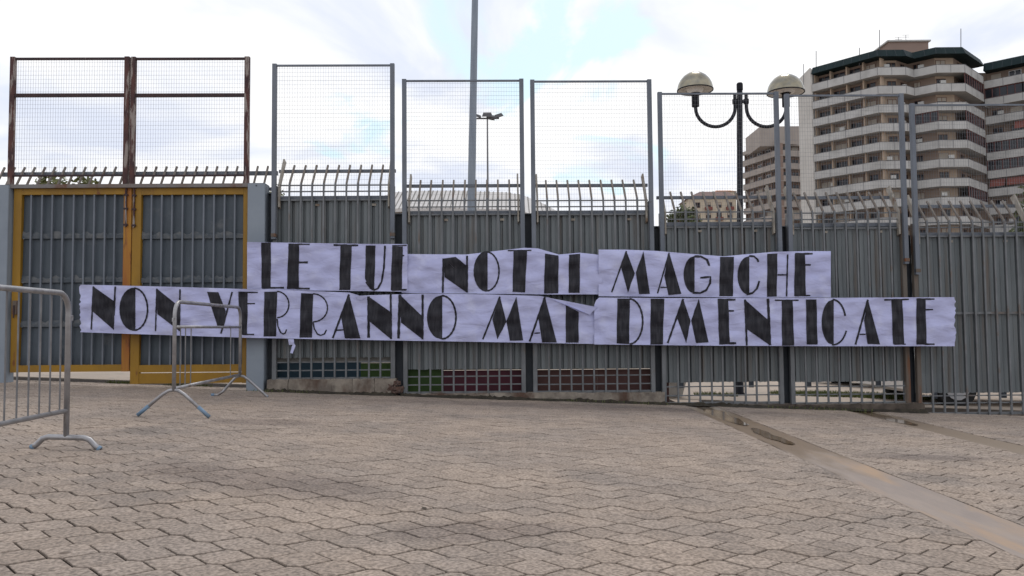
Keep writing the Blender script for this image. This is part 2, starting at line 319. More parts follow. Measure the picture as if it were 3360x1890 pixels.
# ================================================================ SETTING
def fence_y(x): return FY0 + FYS * x
def sheet_strip(name, x_breaks, y0, y1, dz, m, kind='structure'):
    mb = MB(); vs = []
    for x in x_breaks: vs += [(x, y0, zg(x) + dz), (x, y1, zg(x) + dz)]
    mb.add(vs, [(2*i, 2*i+2, 2*i+3, 2*i+1) for i in range(len(x_breaks) - 1)])
    return tag(mb.build(name, m), kind=kind)
ground = sheet_strip('ground', [-900, -10, 10, 900], -60, 1500, -0.10, MT['yard'])
CH = [(2.26, 2.68), (4.42, 4.80)]              # drain channels running away from the viewer
mb = MB()
for xs_ in ([-14, -10, CH[0][0]], [CH[0][1], CH[1][0]], [CH[1][1], 10, 14]):
    vs = []
    for x in xs_: vs += [(x, -4, zg(x)-0.0075), (x, 11.6, zg(x)-0.0075)]
    mb.add(vs, [(2*i, 2*i+2, 2*i+3, 2*i+1) for i in range(len(xs_)-1)])
bed = tag(mb.build('pavement', MT['bed']), kind='structure')
tag(bed, label='elongated hexagonal concrete pavers with dark joints')
yard = sheet_strip('yard', [-60, -10, 10, 60], 11.75, 70, -0.012, MT['yard'])
yb = sheet_strip('yard_edge', [-60, -10, 10, 60], 11.2, 11.75, -0.018, MT['yard'])

A, B = 0.058, 0.0965                          # flat edge, diagonal run of the paver
DX, DY = A + B, 2 * B
def clip(poly, axis, val, keep_less):
    out = []
    for i in range(len(poly)):
        p, q = poly[i], poly[(i+1) % len(poly)]
        ip = (p[axis] <= val) == keep_less or p[axis] == val; iq = (q[axis] <= val) == keep_less or q[axis] == val
        if ip: out.append(p)
        if ip != iq:
            t = (val - p[axis]) / (q[axis] - p[axis]); out.append((p[0] + t*(q[0]-p[0]), p[1] + t*(q[1]-p[1])))
    return out
def area(p): return abs(sum(p[i][0]*p[(i+1)%len(p)][1] - p[(i+1)%len(p)][0]*p[i][1] for i in range(len(p)))) / 2
J, BV, TH = 0.0048, 0.0022, 0.028
def inset(poly, d):
    n = len(poly); out = []
    for i in range(n):
        a, b, c = Vector(poly[i-1]), Vector(poly[i]), Vector(poly[(i+1) % n])
        e1 = (b - a).normalized(); e2 = (c - b).normalized()
        n1 = Vector((-e1.y, e1.x)); n2 = Vector((-e2.y, e2.x)); k = n1 + n2
        if k.length < 1e-4: out.append(tuple(b + n1*d)); continue
        k = k / max(0.35, (1 + n1.dot(n2))); out.append(tuple(b + k*d))
    return out
def paver(mb, poly, cx, cy, tilt=(0, 0), dz=0.0):
    outer = inset(poly, J); top = inset(poly, J + BV); n = len(poly)
    def z(x, y): return -SLOPE*(x-cx)*0 + tilt[0]*(x-cx) + tilt[1]*(y-cy) + dz
    vs = [(x-cx, y-cy, z(x, y) - TH) for x, y in outer] + [(x-cx, y-cy, z(x, y) - BV) for x, y in outer] + [(x-cx, y-cy, z(x, y)) for x, y in top]
    fs = [tuple(range(2*n, 3*n))]
    for k in (0, n): fs += [(k+i, k+(i+1)%n, k+n+(i+1)%n, k+n+i) for i in range(n)]
    return vs, fs
hexp = [(-A/2, B), (-A/2-B, 0), (-A/2, -B), (A/2, -B), (A/2+B, 0), (A/2, B)]
cells = []
x0c, y0c = 0.049 + A/2, 3.32 - B                # anchored on a paver measured in the photograph
for i in range(-70, 71):
    for j in range(-16, 46):
        cx = x0c + i*DX; cy = y0c + j*DY + (DY/2 if i % 2 else 0)
        if not (-10 < cx < 10 and 1.2 < cy < 11.05): continue
        poly = [(cx+px, cy+py) for px, py in hexp]; full = True
        lim = fence_y(cx) - 0.05 if cx > -3.3 else 11.02
        if cy - B > lim: continue
        if cy + B > lim: poly = clip(poly, 1, lim, True); full = False
        done = False; pieces = [poly]
        for a, b in CH:
            nxt = []
            for p in pieces:
                xs = [q[0] for q in p]
                if max(xs) <= a or min(xs) >= b: nxt.append(p); continue
                full = False
                l = clip(p, 0, a, True); r = clip(p, 0, b, False)
                for q in (l, r):
                    if len(q) > 2 and area(q) > 0.0025: nxt.append(q)
            pieces = nxt
        for p in pieces:
            if len(p) > 2 and area(p) > 0.0025: cells.append((cx, cy, p, full))
# which pavers show largest: inside the view, nearest
def in_view(x, y):
    d = Vector((x, y, zg(x))) - CAM; zc = d.dot(fw)
    u = CX + F_PX*d.dot(AX_R)/zc; v = CY - F_PX*d.dot(AX_U)/zc
    return -60 < u < 3420 and v < 1950
near = sorted([c for c in cells if c[3] and c[1] > 2.4 and in_view(c[0], c[1])], key=lambda c: (c[0]**2 + c[1]**2))[:300]
nearset = {(c[0], c[1]) for c in near}
variants = []
for k in range(6):
    vs, fs = paver(None, hexp, 0, 0, (random.uniform(-.010, .010) - SLOPE, random.uniform(-.010, .010)), 0)
    mb = MB(); mb.add(vs, fs); variants.append(mb.mesh('paver', MT['paver']))
for c in near:
    o = link('paver', random.choice(variants), bed, (c[0], c[1], zg(c[0]) + random.uniform(-.0025, .0025)))
mb = MB()
for c in cells:
    if (c[0], c[1]) in nearset: continue
    vs, fs = paver(None, c[2], c[0], c[1], (random.uniform(-.012, .012) - SLOPE, random.uniform(-.012, .012)), random.uniform(-.002, .002))
    mb.add([(x + c[0], y + c[1], z + zg(c[0])) for x, y, z in vs], fs)
tag(mb.build('paver_field', MT['paver_far'], bed), kind='stuff')

# drain channels: shallow dished concrete strips, silted, with standing water towards the fence
for ci, (a, b) in enumerate(CH):
    mb = MB(); nx, ny = 10, 60; vs = []; ye = fence_y(a) - 0.06
    for j in range(ny+1):
        y = 1.2 + (ye - 1.2)*j/ny
        for i in range(nx+1):
            t = i/nx; x = a + 0.004 + (b-a-0.008)*t
            e = 0.006*math.sin(y*5.1 + ci) * (t-0.5) if i in (0, nx) else 0
            vs.append((x + e, y, zg(x) - 0.003 - (0.016 + 0.004*(1-t))*(1-(2*t-1)**2)**1.3 + 0.0012*math.sin(x*40 + y*7)*math.sin(y*11)))
    mb.add(vs, [(j*(nx+1)+i, j*(nx+1)+i+1, (j+1)*(nx+1)+i+1, (j+1)*(nx+1)+i) for j in range(ny) for i in range(nx)])
    tag(mb.build('drain_channel', MT['channel%d' % ci], smooth=True), kind='structure')
    def pool(name, m, segs, lvl):
        mb = MB(); xm = (a+b)/2
        for ya, yb_, wmax in segs:
            n = 26; pts = []
            for k in range(n+1):
                t = k/n; w = wmax * (math.sin(math.pi*t)**0.35) * (0.86 + 0.14*math.sin(t*19 + ya))
                c = xm + 0.015*math.sin(t*7 + ya) + 0.02
                pts.append((c-w, c+w, ya + (yb_-ya)*t))
            z = zg(xm) - 0.021 + lvl
            vs = []
            for l, r, y in pts: vs += [(l, y, z), (r, y, z)]
            mb.add(vs, [(2*k, 2*k+1, 2*k+3, 2*k+2) for k in range(n)])
        return tag(mb.build(name, m), kind='structure')
    if ci == 0:
        pool('puddle', MT['water'], [(8.6, ye+0.05, 0.13), (7.2, 8.4, 0.08)], 0.0075)
    else:
        pool('puddle', MT['water'], [(9.2, ye+0.05, 0.12)], 0.0075)

# ================================================================ FENCE BAYS
def fz(u, v, back=0.0): return on_fence(u, v, back).z
def fx(u, v=1000, back=0.0): return on_fence(u, v, back).x / math.cos(FANG)    # distance along the fence line
def fence_point(s):  # world point on fence line at run s
    return Vector((s*math.cos(FANG), FY0 + FYS*s*math.cos(FANG), 0))
BAYS = [
 dict(u=(893,906,1283,1297), top=214, rail=561, tip=543, bend=606, r2=627, cap=646, r3=655, sb=1174, low=(1188,1215), base=1243, send=785,
      bars=[948,986,1023,1061,1099,1136,1174,1211,1248], lab='next to the gate pillar, blue board at its foot'),
 dict(u=(1322,1334,1711,1724), top=264, rail=609, tip=592, bend=656, r2=678, cap=695, r3=703, sb=1212, low=(1235,1262), base=1289, send=868,
      bars=[1375,1411,1450,1487,1525,1562,1599,1636,1674], lab='with a crimson board at its foot'),
 dict(u=(1746,1760,2132,2147), top=266, rail=608, tip=592, bend=656, r2=677, cap=694, r3=703, sb=1210, low=(1232,1260), base=1286, send=868,
      bars=[1798,1834,1871,1908,1945,1983,2020,2057,2095], lab='with a long brick red board at its foot'),
 dict(u=(2167,2183,2551,2566), top=306, rail=647, tip=630, bend=694, r2=718, cap=732, r3=744, sb=1255, low=(1268,1297), base=1324, send=868,
      bars=[2218,2254,2290,2328,2364,2402,2438,2474,2512], lab='in front of the twin lamp post, open along its foot'),
 dict(u=(2587,2602,2964,2979), top=312, rail=648, tip=632, bend=697, r2=719, cap=735, r3=748, sb=1253, low=(1268,1294), base=1324, send=868,
      bars=[2635,2671,2707,2744,2780,2816,2852,2889,2926], lab='ending at a rusty post, open along its foot'),
 dict(u=(3000,3018,3386,3400), top=343, rail=676, tip=660, bend=728, r2=745, cap=766, r3=774, sb=1290, low=(1298,1322), base=1358, send=900,
      bars=[3047,3085,3121,3159,3196,3230,3266,3302,3340], lab='past the end of the banner, starting at a rusty post'),
]
LEAN = 0.27
for bi, bd in enumerate(BAYS):
    ul0, ul1, ur0, ur1 = bd['u']; um = (ul0 + ur1)/2
    s0 = fx(ul0); s1 = fx(ur1); org = fence_point(s0)
    zb = fz(um, bd['base']); org.z = zb
    Z = lambda v, back=0.0: fz(um, v, back) - zb
    X = lambda u, v=1000: fx(u, v) - s0
    W = s1 - s0
    bay = empty('fence_bay', org, FANG)
    tag(bay, 'grey barred fence bay ' + bd['lab'], 'fence', 'barred fence bays with inward leaning spikes')
    pw = 0.058
    zbend, ztip, zrail = Z(bd['bend']), Z(bd['tip'], LEAN), Z(bd['rail'], LEAN*0.8)
    # end posts (rusty between the last two bays) with leaning end brackets
    for side in (0, 1):
        x = 0.004 if side == 0 else W - pw - 0.004
        rusty = (bi == 4 and side == 1) or (bi == 5 and side == 0)
        MB().bbox(x, x+pw, -0.015, 0.05, -0.02, zbend - 0.02).build('post', MT['rustbare'] if rusty else MT['galvbar'], bay)
        xb = x + (pw + 0.012 if side == 0 else -0.034)
        mb = MB(); t = 0.022
        prof = [(-0.02, zbend-0.30), (0.05, zbend-0.32), (0.05, zbend-0.02), (LEAN+0.045, ztip+0.05), (LEAN-0.045, ztip+0.085), (-0.02, zbend)]
        vs = [(xb, y, z) for y, z in prof] + [(xb+t, y, z) for y, z in prof]; n = len(prof)
        mb.add(vs, [tuple(range(n)), tuple(reversed(range(n, 2*n)))] + [(i, n+i, n+(i+1)%n, (i+1)%n) for i in range(n)])
        mb.build('end_bracket', MT['bracket'], bay)
    # bars: one mesh, shared along the bay
    mb = MB(); h = 0.0125
    mb.tube([(0, 0, -0.015), (0, 0, zbend-0.03), (0, 0.012, zbend+0.02), (0, LEAN, ztip)], h*1.28, 4, math.pi/4, up=(1, 0, 0))
    lowm = mb.mesh('bar', MT['galvbar'])
    tipmesh = MB().tube([(0, 0.004, zbend-0.06), (0, 0.013, zbend+0.021), (0, LEAN+0.001, ztip+0.001)], h*1.36, 4, math.pi/4, up=(1, 0, 0)).mesh('bar_tip', MT['spike'])
    for ub in bd['bars']:
        b = link('bar', lowm, bay, (X(ub, 900), random.uniform(-.003, .003), 0))
        link('bar_tip', tipmesh, b)
    # rails
    def rail(name, z, y0, y1, hh, m='galvbar', a=pw, e=None):
        MB().box(a, (W-pw) if e is None else e, y0, y1, z-hh, z+hh).build(name, MT[m], bay)
    rail('rail', Z(bd['bend']+1), 0.014, 0.026, 0.009); rail('rail', Z(bd['r2']), 0.014, 0.026, 0.008); rail('rail', Z(bd['r3']), 0.014, 0.028, 0.010)
    rail('rail', Z(bd['base']-331), 0.016, 0.034, 0.016)
    for k in (2, 7): MB().box(X(bd['bars'][k])+0.03, X(bd['bars'][k])+0.085, 0.052, 0.060, Z(bd['cap'])-0.115, Z(bd['cap'])-0.085).build('fixing_plate', MT['bracket'], bay)
    for lv in bd['low']: rail('rail', Z(lv), 0.014, 0.026, 0.008)
    rail('base_rail', 0.006, 0.014, 0.036, 0.014)
    rail('spike_rail', zrail, LEAN*0.75+0.016, LEAN*0.75+0.056, 0.021, 'galv', 0.02, W-0.02)
    # corrugated sheet
    zt, zl = Z(bd['cap']), Z(bd['sb'])
    mb = MB(); xs = []; x = 0.062; per = 0.153; ph = (X(bd['bars'][0]) + 0.02) % per
    x = ph - per; prof = []
    while x < W + per:
        for dx, dy in ((0, 0), (0.007, 0.034), (0.030, 0.034), (0.040, 0), (0.088, 0.0), (0.091, 0.005), (0.099, 0.005), (0.102, 0)):
            prof.append((x+dx, dy))
        x += per
    prof = [(min(max(px, 0.03), W-0.03), py) for px, py in prof]
    q = []
    for p in prof:
        if not q or abs(p[0]-q[-1][0]) > 1e-4: q.append(p)
    vs = []
    NR = 9; rd = random.Random(bi*31+2); dents = [(rd.uniform(0, W), rd.uniform(zl, zt), rd.uniform(0.10, 0.3), rd.uniform(-.010, .014)) for _ in range(9)]
    for px, py in q:
        for r_ in range(NR):
            z = zl + (zt-zl)*r_/(NR-1) + (rd.uniform(-.006, .006) if r_ == 0 else 0)
            dd = sum(a_*math.exp(-((px-x_)**2+(z-z_)**2)/(w_*w_)) for x_, z_, w_, a_ in dents)
            vs.append((px + 0.004*math.sin(z*1.7+px*3+bi), 0.062+py+max(-0.012, dd)+rd.uniform(-.001, .001), z))
    fs_ = [(i*NR+r_, (i+1)*NR+r_, (i+1)*NR+r_+1, i*NR+r_+1) for i in range(len(q)-1) for r_ in range(NR-1)]
    mb.add(vs, fs_); mb.add([(a_, b_+0.002, c_) for a_, b_, c_ in vs], [tuple(reversed(f_)) for f_ in fs_])
    mb.build('sheet', MT['sheet'], bay)
    MB().box(0.062, W-0.062, 0.045, 0.11, zt-0.03, zt+0.022).build('sheet_cap', MT['galv'], bay)
    if bi >= 3:
        for k in range(2): MB().box(0.25+0.95*k, 0.31+0.95*k, 0.065, 0.10, zl-0.075, zl+0.01).build('clip', MT['column'], bay)
    # screen above: its own frame clamped to the bay
    sc = empty('mesh_screen', fence_point(s0) + Vector((0, 0, fz(um, bd['send']))), FANG)
    zz0 = fz(um, bd['send']); ZS = lambda v: fz(um, v) - zz0
    zt2 = ZS(bd['top'])
    desc = ['tall wire mesh screen next to the rusty gate screens', 'wire mesh screen crossed by the tall floodlight mast', 'wire mesh screen over the brick red board, clear sky behind',
            'wire mesh screen in front of the left dome and post of the twin lamp', 'wire mesh screen in front of the pale side wall of the apartment block', 'lowest wire mesh screen, apartment balconies behind it'][bi]
    tag(sc, desc, 'screen', 'wire mesh screens above the fence')
    w2 = 0.058
    MB().bbox(0, w2, -0.078, -0.019, 0, zt2).build('post', MT['galv'], sc)
    MB().bbox(W-w2, W, -0.078, -0.019, -0.0, zt2).build('post', MT['galv'], sc)
    MB().box(w2, W-w2, -0.064, -0.040, zt2-0.034, zt2-0.010).build('top_rail', MT['galv'], sc)
    if bi in (0, 4, 5):
        for x in (0.01, W-0.05): MB().box(x-0.01, x+0.052, -0.086, 0.02, 0.03, 0.075).build('clamp', MT['rustbare'], sc)
    mb = MB(); zl2 = ZS(bd['cap']) ; wv = 0.00065
    nvw = int((W-2*w2)/0.0345)
    for k in range(1, nvw):
        x = w2 + (W-2*w2)*k/nvw + random.uniform(-.0012, .0012); mb.box(x-wv, x+wv, -0.052, -0.0485, zl2, zt2-0.012)
    nh = int((zt2-zl2)/0.056)
    for k in range(nh):
        z = zl2 + (zt2-zl2)*k/nh; hh = wv*(1.35 if k % 4 == 0 else 0.8); mb.box(w2, W-w2, -0.0484, -0.045, z-hh, z+hh)
    tag(mb.build('wire_mesh', MT['wire'], sc), kind='stuff')

# dark columns standing in the slots between the bays
slots = [(872, 893, 632, 1276, 'between the grey gate pillar and the first fence bay'), (1301, 1321, 700, 1262, 'beside the rusty rubble at the fence foot'),
         (1726, 1745, 700, 1228, 'between the crimson and brick red boards'), (2150, 2166, 742, 1262, 'at the right end of the brick red board'),
         (2569, 2586, 742, 1322, 'behind the right dome of the twin lamp'), (2982, 2999, 772, 1330, 'between the two rusty posts')]
for a, b, vt, vb, lab in slots:
    s0, s1 = fx(a-6), fx(b+6); o = fence_point((s0+s1)/2); zb = zg(o.x) - 0.02; o.z = zb
    zt = fz((a+b)/2, vt) - zb; w = (s1-s0)/2
    c = empty('fence_column', o, FANG); tag(c, 'narrow dark steel column ' + lab, 'column', 'dark columns between the fence bays')
    MB().box(-w, w, 0.125, 0.135, 0, zt).build('web', MT['column'], c)
    for sx in (-1, 1): MB().box(sx*w-0.005, sx*w+0.005, 0.09, 0.17, 0, zt).build('flange', MT['column'], c)
    MB().box(-w-0.02, w+0.02, 0.075, 0.18, zt, zt+0.012).build('cap_plate', MT['galv'], c)

# kerbs under the bays
def rough_block(x0, x1, y0, y1, z0, z1, nx, amp, seed):
    rnd = random.Random(seed); mb = MB(); ny, nz = 3, 3
    g = {}
    def P(i, j, k):
        if (i, j, k) not in g:
            ex = rnd.uniform(-amp, amp)
            g[(i, j, k)] = (x0+(x1-x0)*i/nx + rnd.uniform(-amp, amp), y0+(y1-y0)*j/ny + rnd.uniform(-amp, amp), z0+(z1-z0)*k/nz + (rnd.uniform(-amp, amp) if k else 0))
        return g[(i, j, k)]
    idx = {}; vs = []
    def I(i, j, k):
        if (i, j, k) not in idx: idx[(i, j, k)] = len(vs); vs.append(P(i, j, k))
        return idx[(i, j, k)]
    fs = []
    for i in range(nx):
        for j in range(ny):
            fs.append((I(i,j,nz), I(i+1,j,nz), I(i+1,j+1,nz), I(i,j+1,nz)))
        for k in range(nz):
            fs.append((I(i,0,k), I(i+1,0,k), I(i+1,0,k+1), I(i,0,k+1))); fs.append((I(i,ny,k+1), I(i+1,ny,k+1), I(i+1,ny,k), I(i,ny,k)))
    for j in range(ny):
        for k in range(nz):
            fs.append((I(0,j+1,k), I(0,j,k), I(0,j,k+1), I(0,j+1,k+1))); fs.append((I(nx,j,k), I(nx,j+1,k), I(nx,j+1,k+1), I(nx,j,k+1)))
    return mb.add(vs, fs)
def kerb(ua, ub, vtl, vtr, name, lab, m, blocks=1, yf=-0.10, yb=0.10, nx=18, gap=0.004):
    s0, s1 = fx(ua), fx(ub); o = fence_point(s0)
    k = empty('kerb', (o.x, o.y, zg(o.x)), FANG); tag(k, lab, 'kerb')
    zt = (fz(ua, vtl) + fz(ub, vtr))/2 - zg(o.x)
    for i in range(blocks):
        a = (s1-s0)*i/blocks; b = (s1-s0)*(i+1)/blocks - gap
        rough_block(a, b, yf + random.uniform(-.008, .008), yb, -0.06 - SLOPE*b, zt + random.uniform(-.006, .006), max(3, nx//blocks), 0.007, i+int(ua)).build('block' if blocks > 1 else 'slab', m, k)
kerb(884, 1302, 1243, 1243, 'k', 'pale stained concrete kerb of short blocks under blue and green boards', MT['kerb'], 6, nx=36)
kerb(1318, 2172, 1291, 1286, 'k', 'long grey concrete kerb stained black along its base, under crimson and brick red boards', MT['kerb'], 3, nx=48)
kerb(2172, 3012, 1326, 1326, 'k', 'low grimy dark kerb below the open fence foot', MT['kerb_dark'], 4, nx=48)
kerb(3024, 3460, 1361, 1361, 'k', 'thin dark sill at ground level under the pale car', MT['kerb_dark'], 1, nx=20)
# rubble lump at the end of the first kerb
p = on_fence(1294, 1262, -0.06); rb = empty('rubble', (p.x, p.y, zg(p.x))); tag(rb, 'rust brown lump of broken masonry at the end of the pale kerb', 'rubble')
for k in range(5):
    mb = rough_block(-0.07, 0.06, -0.06, 0.06, 0, 0.09, 3, 0.02, 50+k); o = mb.build('stone', MT['rubble'], rb)
    o.location = (random.uniform(-.06, .06), random.uniform(-.05, .03), 0.0 + 0.05*k*0.7); o.rotation_euler = (0, 0, k*1.3); o.scale = (1-0.1*k,)*3

# painted boards behind the lower fence
def board(name, ua, ub, vt, vb, m, lab, back=0.17):
    a = on_fence(ua, vt, back); b = on_fence(ub, vb, back); s0 = a.x; W = (b.x-a.x)
    z0 = zg((a.x+b.x)/2) - 0.03; zt = a.z - z0
    e = empty('painted_board', (a.x, a.y, z0), FANG); tag(e, lab, 'board', 'painted boards behind the fence foot')
    n = max(1, round(W/0.8))
    for i in range(n): MB().box(W*i/n, W*(i+1)/n - 0.004, 0, 0.03, 0, zt + random.uniform(-.004, .004)).build('panel', m, e)
    MB().box(0, W-0.004, -0.012, 0.05, zt+0.006, zt+0.13).build('ledge', MT['ledge'], e)
board('b', 905, 1185, 1190, 1240, MT['blue'], 'dark blue board behind the bars beside the gate pillar')
board('b', 1184, 1456, 1192, 1240, MT['green'], 'dark green board between the blue and crimson boards')
board('b', 1455, 1722, 1216, 1280, MT['crimson'], 'crimson board between the green and brick red boards')
board('b', 1724, 2196, 1214, 1280, MT['brick'], 'long brick red board between the crimson board and the open fence foot')

# ================================================================ GATE
def gate_leaf(ua, ub, vt, vb, stile_l, stile_r, vrt, vrb, bars, lab, kick=None, rodu=None, mat_r='yellow', mat_l='yellow'):
    s0, s1 = fx(ua), fx(ub); um = (ua+ub)/2; o = fence_point(s0); zb = fz(um, vb); o.z = zb
    e = empty('gate_leaf', o, FANG); tag(e, lab, 'gate', 'yellow framed gate leaves')
    Z = lambda v: fz(um, v) - zb; X = lambda u: fx(u) - s0; W = s1-s0; y0, y1 = 0.03, 0.10
    zt = Z(vt); zr0, zr1 = Z(vrb), Z(vrt)
    MB().bbox(0.002, X(stile_l), y0, y1, 0, zt).build('stile', MT[mat_l], e)
    MB().bbox(X(stile_r), W-0.004, y0, y1, 0, zt).build('stile', MT[mat_r], e)
    MB().box(X(stile_l), X(stile_r), y0+0.003, y1-0.003, zr1, zt-0.002).build('top_rail', MT['yellow'], e)
    MB().box(X(stile_l), X(stile_r), y0+0.003, y1-0.003, 0.002 if not kick else Z(1221), zr0).build('bottom_rail', MT['yellow'], e)
    if kick: MB().box(X(stile_l), X(stile_r), y0+0.008, y1-0.02, 0.004, Z(1224)).build('kick_plate', MT['yellow'], e)
    seams = [vrt-2, 781, 926, 1072, vrb+4]
    for k in range(4):
        z1, z0 = Z(seams[k]), Z(seams[k+1]); tilt = 0.006
        mb = MB(); xa, xb = X(stile_l)+0.001, X(stile_r)-0.001; n = 12; vs = []
        for i in range(n+1):
            x = xa + (xb-xa)*i/n
            for (z, yy) in ((z0+0.004, 0.082), (z0+0.022, 0.072), (z0+0.16, 0.086), (z1-0.02, 0.092), (z1-0.001, 0.094)): vs.append((x, yy + random.uniform(-.003, .003), z))
        mb.add(vs, [(i*5+k2, (i+1)*5+k2, (i+1)*5+k2+1, i*5+k2+1) for i in range(n) for k2 in range(4)])
        mb.build('sheet', MT['gatesheet'], e, smooth=True)
    for vv in (781, 926, 1072):
        mb = MB(); xa, xb = X(stile_l)+0.001, X(stile_r)-0.001; n = 30; vs = []; zc = Z(vv)
        for i in range(n+1):
            x = xa+(xb-xa)*i/n; vs += [(x, 0.060, zc), (x, 0.0605, zc+0.045), (x, 0.074, zc+0.075+random.uniform(-.02, .03))]
        mb.add(vs, [(i*3+q, (i+1)*3+q, (i+1)*3+q+1, i*3+q+1) for i in range(n) for q in (0, 1)]); mb.build('seam_strip', MT['seam'], e)
    MB().box(X(stile_l), X(stile_r), 0.10, 0.11, zr0, zr1).build('backing_sheet', MT['gatesheet'], e)
    bm = MB().box(-0.011, 0.011, 0.040, 0.058, zr0-0.005, zr1+0.005).mesh('bar', MT['galv'])
    for u in bars: link('bar', bm, e, (X(u), 0, 0))
    if rodu:
        r = MB().tube([(X(rodu), 0.018, Z(745)), (X(rodu), 0.018, Z(612))], 0.014, 8).build('bolt_rod', MT['rust'], e)
        for vv in (640, 685, 738): MB().box(X(rodu)-0.026, X(rodu)+0.026, 0.004, 0.032, Z(vv)-0.012, Z(vv)+0.012).build('bolt_guide', MT['rustdark'], r)
    return e, Z, X
gl, Zl, Xl = gate_leaf(32, 424, 615, 1221, 59, 397, 637, 1198, [89,125,159,194,230,265,298,334,366],
   'yellow framed gate leaf with a gap below it, rusty latch on its outer stile', rodu=406, mat_r='yellowrust')
gate_leaf(425.5, 811, 615, 1259, 455, 793, 637, 1197, [488,522,556,591,626,661,695,730,764],
   'yellow framed gate leaf with a deep yellow kick plate below, beside the grey pillar', kick=True, rodu=433)
lk = MB().box(Xl(40), Xl(54), 0.0, 0.034, Zl(1030), Zl(985)).build('latch', MT['rustbare'], gl)
MB().tube([(Xl(47), -0.012, Zl(1042)), (Xl(47), -0.012, Zl(1000))], 0.010, 6).build('latch_hasp', MT['rustdark'], lk)
# pillars
def pillar(ua, ub, vt, vb, lab, yf=-0.05):
    a = fx(ua); b = fx(ub); o = fence_point(a); zb = zg(o.x)-0.04; o.z = zb; W = b-a; zt = fz((ua+ub)/2, vt) - zb
    e = empty('gate_pillar', o, FANG); tag(e, lab, 'pillar', 'grey gate pillars')
    MB().bbox(0, W, yf, 0.16, 0, zt, 0.008).build('shaft', MT['pillar'], e)
    MB().box(0.01, W-0.01, yf+0.01, 0.15, zt, zt+0.008).build('cap', MT['galv'], e)
    MB().tube([(W*0.5, yf-0.002, zt-0.03), (W*0.5, yf+0.01, zt-0.03)], 0.012, 10).build('bolt_hole', MT['column'], e)
pillar(813, 871, 604, 1284, 'blue grey steel pillar between the yellow gate and the fence')
pillar(-40, 27, 610, 1262, 'blue grey steel pillar at the outer side of the gate leaf with the rusty latch')
# lintel beam
s0, s1 = fx(15), fx(811); o = fence_point(s0); o.z = fz(412, 616)
e = empty('gate_beam', o, FANG); tag(e, 'thin weathered steel beam over the yellow gate leaves', 'beam')
MB().box(0, s1-s0, -0.02, 0.13, 0, fz(412, 604)-o.z).build('flange', MT['beam'], e)
# rusty screens over the gate
def rust_screen(ua, ub, pl, pr, lab, ml, mr):
    s0, s1 = fx(ua), fx(ub); um = (ua+ub)/2; o = fence_point(s0); zb = fz(um, 604); o.z = zb
    e = empty('rusty_screen', o, FANG); tag(e, lab, 'screen', 'rusty mesh screens over the gate')
    Z = lambda v: fz(um, v)-zb; X = lambda u: fx(u)-s0; W = s1-s0; zt = Z(186)
    MB().bbox(0, X(pl), -0.01, 0.05, 0, zt).build('post', MT[ml], e)
    MB().bbox(X(pr), W, -0.01, 0.05, 0, zt).build('post', MT[mr], e)
    if pl - ua > 18: MB().bbox(X(pl)+0.002, X(pl)+0.03, 0.0, 0.045, Z(580), zt-0.01).build('inner_post', MT['rustdark'], e)
    MB().box(X(pl), X(pr), 0.005, 0.035, Z(195), Z(188)).build('top_rail', MT['rustdark'], e)
    MB().box(X(pl), X(pr), 0.002, 0.038, Z(317), Z(306)).build('middle_rail', MT['rustdark'], e)
    MB().box(X(pl), X(pr), 0.005, 0.035, Z(578), Z(573)).build('bottom_rail', MT['rustdark'], e)
    mb = MB(); a, b = X(pl), X(pr); n = int((b-a)/0.034); wv = 0.0006
    for k in range(1, n): x = a+(b-a)*k/n; mb.box(x-wv, x+wv, 0.018, 0.0215, Z(576), Z(190))
    nh = int((Z(190)-Z(576))/0.056)
    for k in range(1, nh): z = Z(576)+(Z(190)-Z(576))*k/nh; hh = wv*(1.3 if k % 4 == 0 else .8); mb.box(a, b, 0.0216, 0.025, z-hh, z+hh)
    tag(mb.build('wire_mesh', MT['wire'], e), kind='stuff')
rust_screen(15, 412, 31, 396, 'rusty framed mesh screen over the gate leaf with the latch', 'rust', 'rust')
rust_screen(418, 812, 433, 796, 'rusty framed mesh screen over the gate leaf beside the grey pillar', 'rust', 'rust')
# spike guard leaning inwards behind the gate top
s0, s1 = fx(-60), fx(884); o = fence_point(s0); zb = fz(412, 606); o.z = zb
e = empty('spike_guard', o, FANG); tag(e, 'row of inward leaning grey spikes and rail behind the rusty screens', 'spikes')
zt = fz(412, 548, LEAN+0.1)-zb; zr = fz(412, 566, LEAN)-zb
MB().box(0, s1-s0, LEAN+0.075, LEAN+0.115, zr-0.030, zr+0.026).build('rail', MT['galv'], e)
MB().box(0, s1-s0, 0.14, 0.19, -0.06, -0.02).build('foot_rail', MT['galv'], e)
sm = MB().tube([(0, 0.13, -0.05), (0, LEAN+0.10, zt)], 0.016, 4, math.pi/4, up=(1, 0, 0)).mesh('spike', MT['spike'])
k = 0
for u in [x*34.7 - 52 for x in range(27)]: link('spike', sm, e, (fx(u)-s0, 0, 0))

